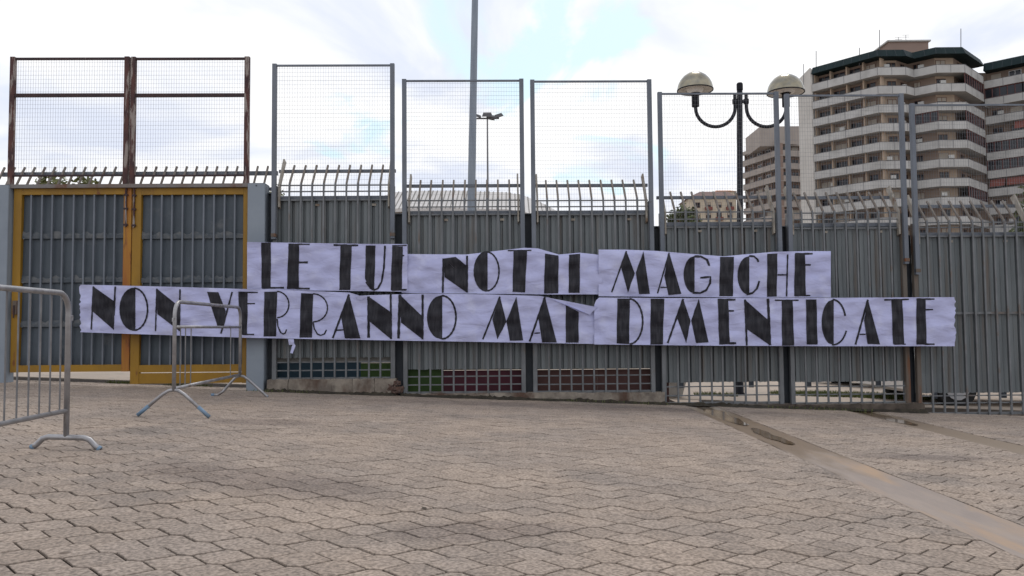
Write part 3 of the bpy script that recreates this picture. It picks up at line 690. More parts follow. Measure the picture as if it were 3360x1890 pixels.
# ================================================================ BANNERS
import bisect
def interp(pts, x):
    if x <= pts[0][0]: return pts[0][1]
    for (x0, y0), (x1, y1) in zip(pts, pts[1:]):
        if x <= x1: return y0 + (y1-y0)*(x-x0)/(x1-x0)
    return pts[-1][1]
def wrinkle(u, v, seed, topv, botv):
    t = (v-topv)/max(1, botv-topv)
    a = 0.0085*math.sin(u*0.031 + v*0.060 + seed) + 0.0060*math.sin(u*0.052 - v*0.085 + seed*2.3) + 0.0030*math.sin(u*0.017 + v*0.17 + seed*1.1)
    a += 0.0035*math.sin(u*0.11 + 1.5*math.sin(v*0.05) + seed)
    a += 0.010*math.sin(u*0.0085 + seed*0.7)*(0.4+0.6*t)
    return a
def banner(name, base, top, bot, ua, ub, lab, seed, jag_r=False, jag_l=False, curl=0.0):
    def D(u, v):
        vt, vb = interp(top, u), interp(bot, u); t = (v-vt)/max(1, vb-vt); k = max(0.0, 1-max(t, 0)/0.13)
        return base - 0.016 + wrinkle(u, v, seed, vt, vb) + curl*k*k*(0.6+0.4*math.sin(u*0.02+seed))
    cen = on_fence((ua+ub)/2, interp(bot, (ua+ub)/2), base)
    e = empty('paper_banner', cen, FANG); tag(e, lab, 'banner', 'hand lettered paper banners tied to the fence')
    inv = Matrix.Translation(cen) @ Matrix.Rotation(FANG, 4, 'Z'); inv = inv.inverted()
    def W(u, v, off=0.0): return inv @ on_fence(u, v, D(u, v) - off)
    nu = int((ub-ua)/7); nv = 22; mb = MB(); vs = []
    brk = sorted(set([p[0] for p in top] + [ua + (ub-ua)*i/nu for i in range(nu+1)])); brk = [b for b in brk if ua <= b <= ub]
    rr = random.Random(seed)
    jr = [rr.uniform(-4, 4) for _ in range(nv+1)]
    for u in brk:
        vt, vb = interp(top, u), interp(bot, u)
        for j in range(nv+1):
            uu = u + (jr[j] if (jag_r and u == brk[-1]) or (jag_l and u == brk[0]) else 0)
            v = vt + (vb-vt)*j/nv; vs.append(W(uu, v))
    n1 = nv+1
    mb.add(vs, [(i*n1+j+1, (i+1)*n1+j+1, (i+1)*n1+j, i*n1+j) for i in range(len(brk)-1) for j in range(nv)])
    sh = mb.build('paper_sheet', MT['paper'], e, smooth=True)
    return e, W
CR = {'A': (240, 900, 2576/600), 'B': (800, 780, 4.025), 'C': (1380, 800, 2557/600), 'D': (1940, 800, 4.025), 'E': (2540, 800, 4.025)}
def letter(e, W, crop, prims):
    ox, oy, s = CR[crop]; mb = MB(); off = 0.0042
    T = lambda x, y: (ox + x/s, oy + y/s)
    wob = random.Random(len(prims)*17 + int(prims[0][1][0][0]))
    def patch(p, nu, nv):          # p(s,t) in crop coordinates
        nonlocal off
        vs = [W(*T(*p(i/nu, j/nv)), off) for i in range(nu+1) for j in range(nv+1)]
        mb.add(vs, [(i*(nv+1)+j+1, (i+1)*(nv+1)+j+1, (i+1)*(nv+1)+j, i*(nv+1)+j) for i in range(nu) for j in range(nv)])
        off += 0.0006
    def res(d): return max(2, int(d/s/8))
    for pr in prims:
        k = pr[0]
        if k == 'Q':
            q = [Vector(x) for x in pr[1]]
            def f(a, b):
                w = 2.2*math.sin(b*9 + q[0].x)
                l = q[0].lerp(q[3], b); r = q[1].lerp(q[2], b); pt = l.lerp(r, a); return pt.x + w*(1 if 0 < b < 1 else 0), pt.y
            patch(f, max(2, res((q[1]-q[0]).length), res((q[2]-q[3]).length)), max(2, res((q[3]-q[0]).length), res((q[2]-q[1]).length)))
        elif k == 'S' or k == 'E':
            if k == 'S': pts = [Vector(x) for x in pr[1]]; w = pr[2]
            else:
                (cx, cy), rx, ry, a0, a1, w = pr[1][0], pr[2], pr[3], pr[4], pr[5], pr[6]
                n = 22; pts = [Vector((cx + rx*math.cos(R(a0+(a1-a0)*i/n)), cy + ry*math.sin(R(a0+(a1-a0)*i/n)))) for i in range(n+1)]
            # resample
            dense = [pts[0]]
            for a, b in zip(pts, pts[1:]):
                m = max(1, res((b-a).length)); dense += [a.lerp(b, i/m) for i in range(1, m+1)]
            ns = []
            for i in range(len(dense)):
                t = (dense[min(i+1, len(dense)-1)] - dense[max(i-1, 0)]).normalized(); ns.append(Vector((-t.y, t.x)))
            n = len(dense)-1
            def f(a, b):
                i = round(a*n); ww = w*(0.5 + 0.08*math.sin(i*1.7)); pt = dense[i] + ns[i]*(ww*(2*b-1)); return pt.x, pt.y
            patch(lambda a, b: f(a, 1-b), n, 1)
        elif k == 'H':             # filled left half of an ellipse cut by a vertical line
            (cx, cy), rx, ry, xl = pr[1][0], pr[2], pr[3], pr[4]
            def f(a, b):
                y = cy - ry + 2*ry*b; hw = rx*math.sqrt(max(0, 1-((y-cy)/ry)**2)); return (cx-hw) + (xl-(cx-hw))*a, y
            patch(f, 6, 24)
    mb.build('letter', MT['ink'], e)
Q = lambda *p: ('Q', p); S = lambda p, w: ('S', p, w)
def E_(cx, cy, rx, ry, a0, a1, w): return ('E', [(cx, cy)], rx, ry, a0, a1, w)
def H(cx, cy, rx, ry, xl): return ('H', [(cx, cy)], rx, ry, xl)

# --- upper row
e, W = banner('b', -0.166, [(811,794),(1000,797),(1180,800),(1337,801)], [(811,950),(1000,953),(1337,957)], 811, 1337, 'creased white paper banner painted LE TUE', 1.0)
letter(e, W, 'B', [Q((230,65),(358,62),(355,670),(235,670)), S([(240,663),(530,660)], 22)])
letter(e, W, 'B', [Q((590,78),(730,80),(725,670),(570,670)), S([(590,84),(870,87)], 16), S([(660,325),(845,325)], 26), S([(570,663),(870,672)], 22)])
letter(e, W, 'B', [S([(1185,96),(1510,101)], 24), Q((1275,100),(1425,105),(1405,690),(1260,690))])
letter(e, W, 'B', [Q((1612,102),(1740,102),(1722,685),(1600,540)), Q((1600,540),(1725,540),(1720,690),(1660,660)), S([(1865,105),(1850,400),(1820,580),(1770,670),(1720,690),(1670,665),(1615,580)], 24)])
letter(e, W, 'B', [Q((1960,112),(2100,115),(2085,690),(1940,690)), S([(1960,104),(2150,100)], 14), S([(2000,235),(2118,235)], 22), S([(1950,690),(2150,686)], 22)])
e, W = banner('b', -0.150, [(1318,833),(1380,834),(1530,835),(1640,822),(1720,813),(1765,815),(1833,835),(1870,832),(1901,829),(1950,834),(1976,838)], [(1318,962),(1400,962),(1780,966),(1976,966)], 1318, 1976, 'sagging white paper banner painted NOTTI, its top edge folded over', 2.2, curl=0.055)
letter(e, W, 'C', [S([(320,205),(310,685)], 28), Q((325,205),(490,182),(650,310),(650,500)), Q((325,205),(650,500),(650,685),(335,465)), S([(650,165),(650,680)], 26)])
letter(e, W, 'C', [H(925,385,180,280,937), E_(925,385,172,272,-90,90,22), E_(925,385,175,275,90,270,18)])
letter(e, W, 'C', [S([(1220,95),(1550,90)], 16), Q((1300,95),(1490,100),(1460,680),(1285,670))])
letter(e, W, 'C', [Q((1740,135),(1930,165),(1925,692),(1725,696))])
letter(e, W, 'C', [Q((2075,152),(2230,138),(2225,685),(2070,685))])
e, W = banner('b', -0.176, [(1964,819),(2050,819),(2151,823),(2270,833),(2375,841),(2450,834),(2540,826),(2640,824),(2725,824)], [(1964,972),(2200,974),(2500,977),(2726,976)], 1964, 2726, 'wide white paper banner painted MAGICHE with drooping top edge', 3.7, curl=0.05)
letter(e, W, 'D', [S([(465,95),(270,640)], 20), Q((465,95),(575,390),(485,645),(395,310)), Q((690,100),(775,660),(632,665),(588,380))])
letter(e, W, 'D', [S([(1030,115),(875,655)], 18), Q((1030,115),(1190,660),(1020,678),(965,420)), S([(915,575),(1000,575)], 14)])
letter(e, W, 'D', [H(1370,408,150,250,1365), S([(1365,165),(1450,167),(1530,210),(1560,290)], 28), S([(1340,645),(1440,650),(1520,610),(1570,520),(1575,435),(1440,448)], 26)])
letter(e, W, 'D', [Q((1702,172),(1885,172),(1870,692),(1690,692))])
letter(e, W, 'D', [H(2090,418,158,258,2088), S([(2085,160),(2150,165),(2195,205),(2210,240)], 24), S([(2050,668),(2130,650),(2190,590),(2220,490)], 26)])
letter(e, W, 'E', [Q((-90,132),(45,127),(35,695),(-93,700)), S([(180,140),(165,695)], 20), S([(45,410),(172,410)], 18)])
letter(e, W, 'E', [Q((275,130),(410,130),(420,687),(265,687)), S([(280,132),(510,130)], 24), S([(400,278),(485,278)], 20), S([(270,684),(480,682)], 16)])
# --- lower row
e, W = banner('b', -0.200, [(263,934),(400,937),(566,941),(799,948),(1000,954),(1148,960),(1180,970),(1230,968),(1396,963),(1600,966),(1775,971),(1850,990),(1938,1030),(1962,1010),(1975,990)],
   [(263,1090),(500,1098),(800,1108),(1100,1114),(1400,1119),(1700,1124),(1975,1129)], 263, 1975, 'longest white paper banner painted NON VERRANNO MAI, torn and folded near its end', 5.1, jag_l=True)
letter(e, W, 'A', [S([(285,170),(255,780)], 22), Q((285,172),(580,382),(575,785),(270,520)), S([(592,172),(575,580)], 24)])
letter(e, W, 'A', [H(858,492,203,300,876), E_(858,492,190,296,-90,90,24), E_(858,492,198,296,90,270,18)])
letter(e, W, 'A', [S([(1178,202),(1160,800)], 20), Q((1180,202),(1500,460),(1500,800),(1185,560)), S([(1505,212),(1495,800)], 22)])
letter(e, W, 'A', [Q((1885,247),(2045,252),(2120,735),(2030,730)), Q((2045,252),(2150,520),(2120,735),(2040,600)), S([(2240,247),(2110,735),(2080,835)], 22)])
letter(e, W, 'A', [Q((2328,248),(2460,248),(2450,840),(2345,840)), S([(2328,252),(2600,256)], 18), S([(2400,412),(2560,412)], 18), S([(2380,845),(2550,847)], 20)])
letter(e, W, 'B', [Q((270,714),(440,710),(425,1303),(260,1303)), E_(440,882,155,172,-90,90,18), S([(440,1070),(450,1170),(485,1250),(520,1272),(550,1255),(565,1210)], 18)])
letter(e, W, 'B', [Q((755,732),(915,738),(900,1318),(735,1318)), E_(915,926,190,185,-90,90,18), S([(915,1115),(930,1200),(970,1270),(1015,1290),(1065,1270),(1092,1215)], 18)])
letter(e, W, 'B', [S([(1390,748),(1175,1325)], 26), Q((1390,748),(1540,1330),(1335,1330),(1280,1020)), S([(1220,1222),(1330,1215)], 18)])
letter(e, W, 'B', [S([(1648,775),(1648,1320)], 34), Q((1650,778),(1945,985),(1945,1342),(1665,1110)), S([(1940,750),(1945,1338)], 26)])
letter(e, W, 'B', [S([(2062,750),(2042,1330)], 36), Q((2060,752),(2360,1040),(2360,1342),(2075,1120)), S([(2362,750),(2360,1342)], 28)])
letter(e, W, 'C', [H(295,1027,205,310,303), E_(300,1027,195,302,-90,90,26)])
letter(e, W, 'C', [S([(1110,738),(870,1335)], 24), Q((1110,738),(1200,1090),(1075,1335),(1005,1060)), Q((1340,738),(1435,1350),(1250,1355),(1200,1080))])
letter(e, W, 'C', [S([(1740,745),(1525,1365)], 28), Q((1740,745),(1905,1380),(1700,1380),(1650,1050)), S([(1590,1250),(1670,1245)], 16)])
letter(e, W, 'C', [Q((2030,860),(2210,950),(2210,1382),(2030,1382))])
# folded flap and hanging scrap
def scrap(pts, name):
    mb = MB(); mb.add([W(u, v, off) for u, v, off in pts], [tuple(range(len(pts)))]); mb.build(name, MT['paper'], e)
scrap([(1792,975,0.02),(1960,1008,0.055),(1935,1033,0.03)], 'folded_flap'); scrap([(1792,974,0.012),(1936,1034,0.012),(1900,1018,0.05)], 'folded_flap')
scrap([(1165,969,0.02),(1205,972,0.045),(1186,984,0.03),(1172,982,0.02)], 'folded_flap')
scrap([(945,1112,0.005),(964,1113,0.01),(966,1130,0.02),(948,1132,0.005)], 'torn_scrap'); scrap([(962,1122,0.02),(970,1134,0.03),(960,1160,0.03),(952,1158,0.015),(958,1136,0.015)], 'torn_scrap')
e, W = banner('b', -0.222, [(1950,1000),(1956,985),(1966,976),(2200,978),(2600,978),(2900,976),(3134,975)], [(1950,1130),(2300,1134),(2700,1136),(3130,1136)], 1950, 3134, 'white paper banner painted DIMENTICATE with ragged outer end', 7.9, jag_r=True)
letter(e, W, 'D', [Q((345,722),(510,722),(500,1325),(335,1315)), E_(505,1025,175,298,-90,90,24)])
letter(e, W, 'D', [Q((785,724),(965,724),(945,1330),(780,1330))])
letter(e, W, 'D', [S([(1215,728),(1010,1310)], 26), Q((1215,728),(1312,1020),(1255,1312),(1125,950)), Q((1420,725),(1550,1300),(1385,1310),(1320,1010))])
letter(e, W, 'D', [Q((1670,732),(1810,740),(1830,1312),(1690,1312)), S([(1670,738),(1905,738)], 26), S([(1800,885),(1885,885)], 20), S([(1690,1315),(1915,1312)], 28)])
letter(e, W, 'D', [Q((2025,732),(2330,1000),(2360,1340),(2045,1120)), S([(2032,735),(2055,1342)], 26), S([(2335,724),(2360,1338)], 34)])
letter(e, W, 'E', [S([(10,745),(325,745)], 18), Q((100,745),(245,745),(265,1345),(105,1345))])
letter(e, W, 'E', [Q((420,735),(560,735),(575,1330),(430,1330))])
letter(e, W, 'E', [H(778,1035,150,300,788), E_(775,1035,172,298,-90,-16,24), E_(780,1035,188,298,22,95,22)])
letter(e, W, 'E', [S([(1240,737),(1075,1330)], 26), Q((1240,737),(1400,1328),(1235,1322),(1188,1010)), S([(1130,1195),(1210,1195)], 16)])
letter(e, W, 'E', [S([(1455,741),(1780,733)], 20), Q((1550,742),(1695,740),(1720,1322),(1570,1322)), S([(1580,1325),(1740,1325)], 14)])
letter(e, W, 'E', [Q((1880,726),(2000,726),(2015,1330),(1880,1330)), S([(1880,730),(2120,729)], 20), S([(2000,870),(2100,868)], 18), S([(1990,1325),(2120,1325)], 20)])

# ================================================================ CROWD BARRIERS
def barrier(x0, y0, x1, y1, lab, style):
    d = Vector((x1-x0, y1-y0, 0)); L_ = d.length; ang = math.atan2(d.y, d.x)
    e = empty('crowd_barrier', (x0, y0, zg(x0)), ang); tag(e, lab, 'barrier', 'crowd control barriers')
    hb = 1.09; r = 0.019; cr = 0.13; zb = 0.27 if style == 'flat' else 0.27
    pts = [(0, 0, 0.07)]; pts.append((0, 0, hb-cr))
    for k in range(1, 7): a = R(90*k/6); pts.append((cr-cr*math.cos(a), 0, hb-cr+cr*math.sin(a)))
    for k in range(0, 7): a = R(90*k/6); pts.append((L_-cr+cr*math.sin(a), 0, hb-cr+cr*math.cos(a)))
    pts.append((L_, 0, 0.07 if style == 'flat' else 0.25))
    if style != 'flat': pts[0] = (0, 0, 0.25)
    MB().tube(pts, r, 10, up=(0, 1, 0)).build('frame', MT['tube'], e, smooth=True)
    MB().tube([(0.012, 0, zb), (L_-0.012, 0, zb)], 0.0165, 10).build('bottom_rail', MT['tube'], e, smooth=True)
    zt = hb - 0.005; n = 17
    if style != 'flat':
        zt = hb-0.24; MB().tube([(0.012, 0, zt), (L_-0.012, 0, zt)], 0.0145, 10).build('middle_rail', MT['tube'], e, smooth=True)
    bm = MB().tube([(0, 0, zb), (0, 0, zt)], 0.0055, 6).mesh('bar', MT['barzinc'])
    if style == 'flat': xs = [L_*(k+0.75)/(n+0.5) for k in range(n)]
    else: xs = [0.16, 0.30, 0.46, 1.83]
    for x in xs: link('bar', bm, e, (x, 0, 0))
    for i, x in enumerate((0.0, L_)):
        tilt = SLOPE
        if style == 'flat':
            p = [(-0.23, 0.012), (-0.145, 0.085), (0.145, 0.085), (0.23, 0.012)]; rr = 0.020
            path = [(-0.235, 0.006), (-0.20, 0.030), (-0.16, 0.072), (-0.12, 0.085), (0.12, 0.085), (0.16, 0.072), (0.20, 0.030), (0.235, 0.006)]
        else:
            path = [(-0.33, 0.012), (-0.10, 0.215), (-0.045, 0.25), (0.0, 0.258), (0.045, 0.25), (0.10, 0.215), (0.33, 0.012)]; rr = 0.0165
            if i == 1: path = [(-0.34, 0.014), (-0.33, 0.014), (-0.10, 0.215), (-0.045, 0.25), (0.0, 0.258), (0.05, 0.24), (0.12, 0.16), (0.20, 0.06), (0.26, 0.018), (0.34, 0.016)]
        # local y runs across the barrier; ground falls along world +x
        sgn = -1 if abs(ang - math.pi/2) < 1 else 1
        f = MB().tube([(x, y, z + SLOPE*y) for y, z in path], rr, 10, up=(1, 0, 0)).build('foot', MT['tube'], e, smooth=True)
        tip = [path[0:3], path[-3:]]
        for q in tip:
            q = [q[0], (Vector(q[0]).lerp(Vector(q[1]), 0.45))] if q is tip[0] else [Vector(q[2]).lerp(Vector(q[1]), 0.45), q[2]]
            a, b = Vector((x, q[0][0], q[0][1])), Vector((x, q[1][0], q[1][1]))
            if q[0][0] > q[1][0]: a, b = b, a
            MB().tube([(x, y, z + SLOPE*y) for _, y, z in ((0, a.y, a.z), (0, b.y, b.z))], rr+0.0015, 10, up=(1, 0, 0)).build('foot_tip', MT['bluefoot'], f, smooth=True)
    hk = MB().tube([(-0.012 if style != 'flat' else L_+0.012, 0, 0.93), (-0.05 if style != 'flat' else L_+0.05, 0, 0.93), (-0.05 if style != 'flat' else L_+0.05, 0, 0.90)], 0.009, 6).build('hook', MT['tube'], e)
barrier(-3.02, 3.35, -3.12, 5.60, 'nearly complete galvanised crowd barrier with close bars and low flat feet', 'flat')
barrier(-3.19, 7.53, -3.33, 9.76, 'galvanised crowd barrier missing most bars, standing on splayed blue tipped legs', 'vee')

# ================================================================ STREET LAMP, MASTS
def street_lamp():
    Y = 13.0
    base = at_depth(2419, 1000, Y); gx = base.x; top = at_depth(2427, 276, Y)
    e = empty('street_lamp', (gx, Y, zg(gx))); z0 = zg(gx)
    tag(e, 'black twin armed street lamp with two brass coloured domes behind the fence', 'street lamp')
    P = lambda u, v: at_depth(u, v, Y) - Vector((gx, Y, z0))
    tx = top.x - gx
    zt = top.z - z0
    MB().tube([(0, 0, 0), (0, 0, 0.02), (0, 0, 1.0), (tx*0.55, 0, 2.4), (tx, 0, zt)], [0.10, 0.075, 0.066, 0.052, 0.046], 16).build('pole', MT['black'], e, smooth=True)
    MB().lathe([(0.0, 0.03), (0.04, 0.02), (0.052, 0.0), (0.052, -0.10)], (tx, 0, zt), 16).build('pole_cap', MT['black'], e)
    for sgn, (du, dvt, dvr, dw) in ((-1, (2281, 236, 297, 59)), (1, (2578, 244, 305, 60))):
        c = P(du, dvr); rad = dw*Y/F_PX; hz = P(du, dvt).z - c.z
        hold_b = P(du, 350).z; hold_t = P(du, 306).z
        ina = P(2411 if sgn < 0 else 2448, 310); low = P((2345 if sgn < 0 else 2510), 416).z
        # U arm
        pts = []; xa, xb = ina.x, c.x; xm = (xa+xb)/2; rx = abs(xb-xa)/2
        pts.append((xa, 0, ina.z)); ztop = low + rx*0.98
        for k in range(17):
            a = math.pi*k/16; pts.append((xm + (xa-xm)*math.cos(a), 0, ztop - rx*0.98*math.sin(a)))
        pts.append((c.x, 0, hold_b+0.02))
        MB().tube(pts, 0.029, 12, up=(0, 1, 0)).build('arm', MT['black'], e, smooth=True)
        MB().tube([(tx, 0, P(2427, 333).z), (xa - sgn*0.0, 0, P(2427, 333).z)], 0.03, 10, up=(0, 1, 0)).build('arm_bracket', MT['black'], e)
        MB().tube([(xa, 0, P(2427, 340).z), (xa, 0, P(2427, 326).z)], 0.045, 12).build('arm_clamp', MT['black'], e)
        MB().tube([(c.x, 0, hold_b), (c.x, 0, hold_t)], 0.062, 16).build('lamp_holder', MT['black'], e, smooth=True)
        prof = [(rad, 0.0), (rad*0.985, hz*0.16), (rad*0.93, hz*0.36), (rad*0.82, hz*0.56), (rad*0.64, hz*0.76), (rad*0.42, hz*0.90), (rad*0.2, hz*0.98), (0.001, hz)]
        d = MB().lathe(prof, (c.x, 0, c.z), 40).build('dome', MT['dome'], e, smooth=True)
        MB().lathe([(0.001, hz*0.9), (rad*0.55, hz*0.78), (rad*0.85, hz*0.35), (rad*0.965, 0.004)], (c.x, 0, c.z), 40).build('reflector', MT['domein'], d, smooth=True)
        MB().lathe([(rad*0.965, 0.0), (rad*1.012, -0.006), (rad*1.015, 0.012), (rad*0.97, 0.02)], (c.x, 0, c.z), 40).build('rim', MT['black'], d, smooth=True)
        MB().lathe([(0.09, hold_t-c.z), (0.135, 0.0), (0.15, 0.05), (0.10, 0.12), (0.001, 0.15)], (c.x, 0, c.z), 24).build('diffuser', MT['domein'], d, smooth=True)
street_lamp()
def mast():
    Y = 45.0; a = at_depth(1546, 690, Y); t = at_depth(1558.5, 0, Y)
    slope = (t.x-a.x)/(t.z-a.z); bx = a.x - slope*(a.z-zg(a.x)); z0 = zg(bx); h = 26.0
    e = empty('floodlight_mast', (bx, Y, z0)); tag(e, 'tall grey tapering steel mast rising out of the picture', 'mast')
    ra, rt = 13.2*Y/F_PX, 10.5*Y/F_PX
    def rr(z): return ra + (rt-ra)*(z-(a.z-z0))/(t.z-a.z)
    secs = [0, 4, 8.9, 9.0, 13.4, 13.5, 19, h]
    MB().tube([(slope*z, 0, z) for z in secs], [rr(z)*(1.0 if i % 2 else 1.012) for i, z in enumerate(secs)], 24).build('shaft', MT['mast'], e, smooth=True)
    MB().lathe([(0.5, 0), (0.5, 0.06), (0.3, 0.06)], (0, 0, 0), 20).build('base_plate', MT['mast'], e)
mast()
def small_flood():
    Y = 60.0; hd = at_depth(1599, 378, Y); z0 = zg(hd.x); h = hd.z - z0
    e = empty('floodlight_pole', (hd.x, Y, z0)); tag(e, 'slim distant pole with a cluster of floodlights on top', 'floodlight')
    MB().tube([(0, 0, 0), (0, 0, h)], [0.10, 0.05], 10).build('pole', MT['flood'], e)
    MB().box(-0.9, 0.9, -0.06, 0.06, h-0.30, h-0.20).build('crossarm', MT['flood'], e)
    for x, y, ry, rx, s in ((0.0, -0.35, 0, 0.5, 1.1), (-0.72, 0, 0.35, 0.2, 0.75), (0.85, 0, -0.3, 0.2, 1.0), (0.25, 0.4, 0.2, -0.5, 0.9)):
        mb = MB(); mb.add([(-0.36,-0.22,-0.10),(0.36,-0.22,-0.10),(0.36,0.22,-0.10),(-0.36,0.22,-0.10),(-0.27,-0.16,0.14),(0.27,-0.16,0.14),(0.27,0.16,0.14),(-0.27,0.16,0.14)],
            [(3,2,1,0),(4,5,6,7),(0,1,5,4),(1,2,6,5),(2,3,7,6),(3,0,4,7)])
        o = mb.build('floodlight', MT['flood'], e); o.location = (x, y, h-0.06); o.rotation_euler = (rx*0.8, ry, 0); o.scale = (s, s, s)
small_flood()

# ================================================================ BUILDINGS
def offset_line(pts, d):
    out = []; n = len(pts)
    for i in range(n):
        ds = []
        if i > 0: ds.append((Vector(pts[i])-Vector(pts[i-1])).normalized())
        if i < n-1: ds.append((Vector(pts[i+1])-Vector(pts[i])).normalized())
        ns = [Vector((-q.y, q.x)) for q in ds]
        if len(ns) == 1: k = ns[0]
        else: k = (ns[0]+ns[1]) / max(0.4, (1+ns[0].dot(ns[1])))
        out.append(tuple(Vector(pts[i]) + k*d))
    return out
def strip_prism(mb, outer, inner, z0, z1):
    n = len(outer)
    vs = [(x, y, z0) for x, y in outer] + [(x, y, z1) for x, y in outer] + [(x, y, z0) for x, y in inner] + [(x, y, z1) for x, y in inner]
    fs = []
    for i in range(n-1):
        fs += [(i, i+1, n+i+1, n+i), (n+i, n+i+1, 3*n+i+1, 3*n+i), (3*n+i, 3*n+i+1, 2*n+i+1, 2*n+i), (2*n+i, 2*n+i+1, i+1, i)]
    fs += [(0, n, 3*n, 2*n), (n-1, 3*n-1, 4*n-1, 2*n-1)]
    return mb.add(vs, fs)
WIN = {}
def win_mesh(kind, w, h):
    key = (kind, round(w, 2), round(h, 2))
    if key in WIN: return WIN[key]
    mb = MB(); fr = 0.09
    # local: x along wall, y outwards negative, z up; sits proud of the wall
    mb.mi = 0
    for a, b, c, d in ((0, w, 0, fr), (0, w, h-fr, h), (0, fr, fr, h-fr), (w-fr, w, fr, h-fr), (w/2-fr/2, w/2+fr/2, fr, h-fr)): mb.box(a, b, -0.07, 0.0, c, d)
    mb.mi = 1; mb.box(fr, w-fr, -0.03, 0.0, fr, h-fr)
    if kind == 'half': mb.mi = 2; mb.box(fr, w-fr, -0.055, -0.031, h*0.55, h-fr)
    if kind == 'shut': mb.mi = 2; mb.box(fr*0.5, w-fr*0.5, -0.085, -0.071, fr*0.5, h-fr*0.5)
    WIN[key] = mb.mesh('window', [MT['framew'] if kind == 'white' else MT['frame'], MT['glass'], MT['shutter']]); return WIN[key]
def apartment(name, lab, pts, ztop, pitch, floors, depth, ms, wins, fascia=None, group=None, band_h=1.25, seed=1, fins=(), rec=1.35, veranda=(), facet_dark=()):
    """pts: facade line, left to right as seen from the square; wins: per facet list of (pos 0..1, width, height)"""
    rnd = random.Random(seed); org = Vector((pts[0][0], pts[0][1], zg(pts[0][0])))
    e = empty(name, org); tag(e, lab, 'building', group)
    P = [(x-org.x, y-org.y) for x, y in pts]; zt = ztop-org.z
    inner = offset_line(P, rec); core = offset_line(P, depth)
    zroof = zt + (fascia[0] if fascia else 1.6)
    mb = MB(); n = len(P); ring = inner + list(reversed(core))
    vs = [(x, y, 0) for x, y in ring] + [(x, y, zroof) for x, y in ring]; m = len(ring)
    mb.add(vs, [(i, (i+1) % m, m+(i+1) % m, m+i) for i in range(m)] + [tuple(range(m, 2*m))])
    mb.build('wall', MT[ms['wall']], e)
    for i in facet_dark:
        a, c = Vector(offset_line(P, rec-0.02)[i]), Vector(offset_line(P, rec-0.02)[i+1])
        MB().add([(a.x, a.y, 0), (c.x, c.y, 0), (c.x, c.y, zroof), (a.x, a.y, zroof)], [(0, 1, 2, 3)]).build('shaded_wall_panel', MT['walldk'], e)  # darker overlay on the beige wall, recess shadow painted into its colour
    mid = offset_line(P, 0.12)
    for f in range(floors):
        z1 = zt - pitch*f
        mb = MB(); strip_prism(mb, P, mid, z1-band_h, z1)
        strip_prism(mb, mid, offset_line(P, rec+0.05), z1-band_h+0.003, z1-band_h+0.22)
        b = mb.build('balcony', MT[ms['band']], e)
        # vertical joints of the parapet panels, dark railing line
        mbj = MB(); out = offset_line(P, -0.035)
        for i in range(n-1):
            a, c = Vector(P[i]), Vector(P[i+1]); L_ = (c-a).length; k = max(1, round(L_/2.9)); t = (c-a)/L_; nr = Vector((-t.y, t.x))
            for q in range(1, k+1):
                if q == k and i == n-2: continue
                p = a + t*(L_*q/k - (0.0 if q < k else 0.03)); p0 = p - nr*0.012; mbj.add([(p0.x-t.x*.035, p0.y-t.y*.035, z1-band_h*0.96), (p0.x+t.x*.035, p0.y+t.y*.035, z1-band_h*0.96), (p0.x+t.x*.035, p0.y+t.y*.035, z1+0.05), (p0.x-t.x*.035, p0.y-t.y*.035, z1+0.05)], [(0, 1, 2, 3)])
        strip_prism(mbj, offset_line(P, -0.03), offset_line(P, 0.06), z1+0.004, z1+0.07)
        mbj.build('coping', MT['flood'], b)
        # windows and doors on the set-back wall
        zf = z1 - band_h + 0.22
        for i in range(n-1):
            a, c = Vector(inner[i]), Vector(inner[i+1]); L_ = (c-a).length; t = (c-a)/L_; ang = math.atan2(t.y, t.x)
            for (pos, w, h, zo) in wins[i]:
                kind = rnd.choice(['plain', 'plain', 'half', 'shut', 'white', 'plain'] if i not in facet_dark else ['plain', 'plain', 'plain', 'half', 'plain'])
                p = a + t*(pos*L_ - w/2)
                o = link('window', win_mesh(kind, w, min(h, 2.5)), e, (p.x, p.y, zf+zo)); o.rotation_euler = (0, 0, ang)
                p2 = p - Vector((-t.y, t.x))*(0.024 if i in facet_dark else 0.004); o.location = (p2.x, p2.y, zf+zo)
            if rnd.random() < 0.30 and pitch > 3.0:
                p = a + t*(rnd.uniform(0.2, 0.8)*L_); q = p - Vector((-t.y, t.x))*0.22; mb = MB()
                mb.add([(q.x-t.x*.42+dn*(-t.y)*.18, q.y-t.y*.42+dn*t.x*.18, zz) for zz in (zf+1.5, zf+2.05) for dn in (-1, 1)] + [(q.x+t.x*.42+dn*(-t.y)*.18, q.y+t.y*.42+dn*t.x*.18, zz) for zz in (zf+1.5, zf+2.05) for dn in (-1, 1)], [(0,4,6,2),(1,3,7,5),(0,2,3,1),(4,5,7,6),(2,6,7,3),(0,1,5,4)])
                mb.build('air_conditioner', MT['white'], e)
            if i in fins:
                k = 4
                for q in range(0, k+1):
                    p = Vector(P[i]).lerp(Vector(P[i+1]), q/k); nr = Vector((-t.y, t.x)); p1 = p + nr*(rec*0.45); p2 = p + nr*(rec+0.03)
                    mb = MB(); mb.add([(p1.x-t.x*.10, p1.y-t.y*.10, zf), (p1.x+t.x*.10, p1.y+t.y*.10, zf), (p2.x+t.x*.10, p2.y+t.y*.10, zf), (p2.x-t.x*.10, p2.y-t.y*.10, zf)] +
                       [(p1.x-t.x*.10, p1.y-t.y*.10, zf+pitch-0.22), (p1.x+t.x*.10, p1.y+t.y*.10, zf+pitch-0.22), (p2.x+t.x*.10, p2.y+t.y*.10, zf+pitch-0.22), (p2.x-t.x*.10, p2.y-t.y*.10, zf+pitch-0.22)],
                       [(0,1,5,4),(1,2,6,5),(2,3,7,6),(3,0,4,7)])
                    mb.build('partition', MT[ms['fin']], e)
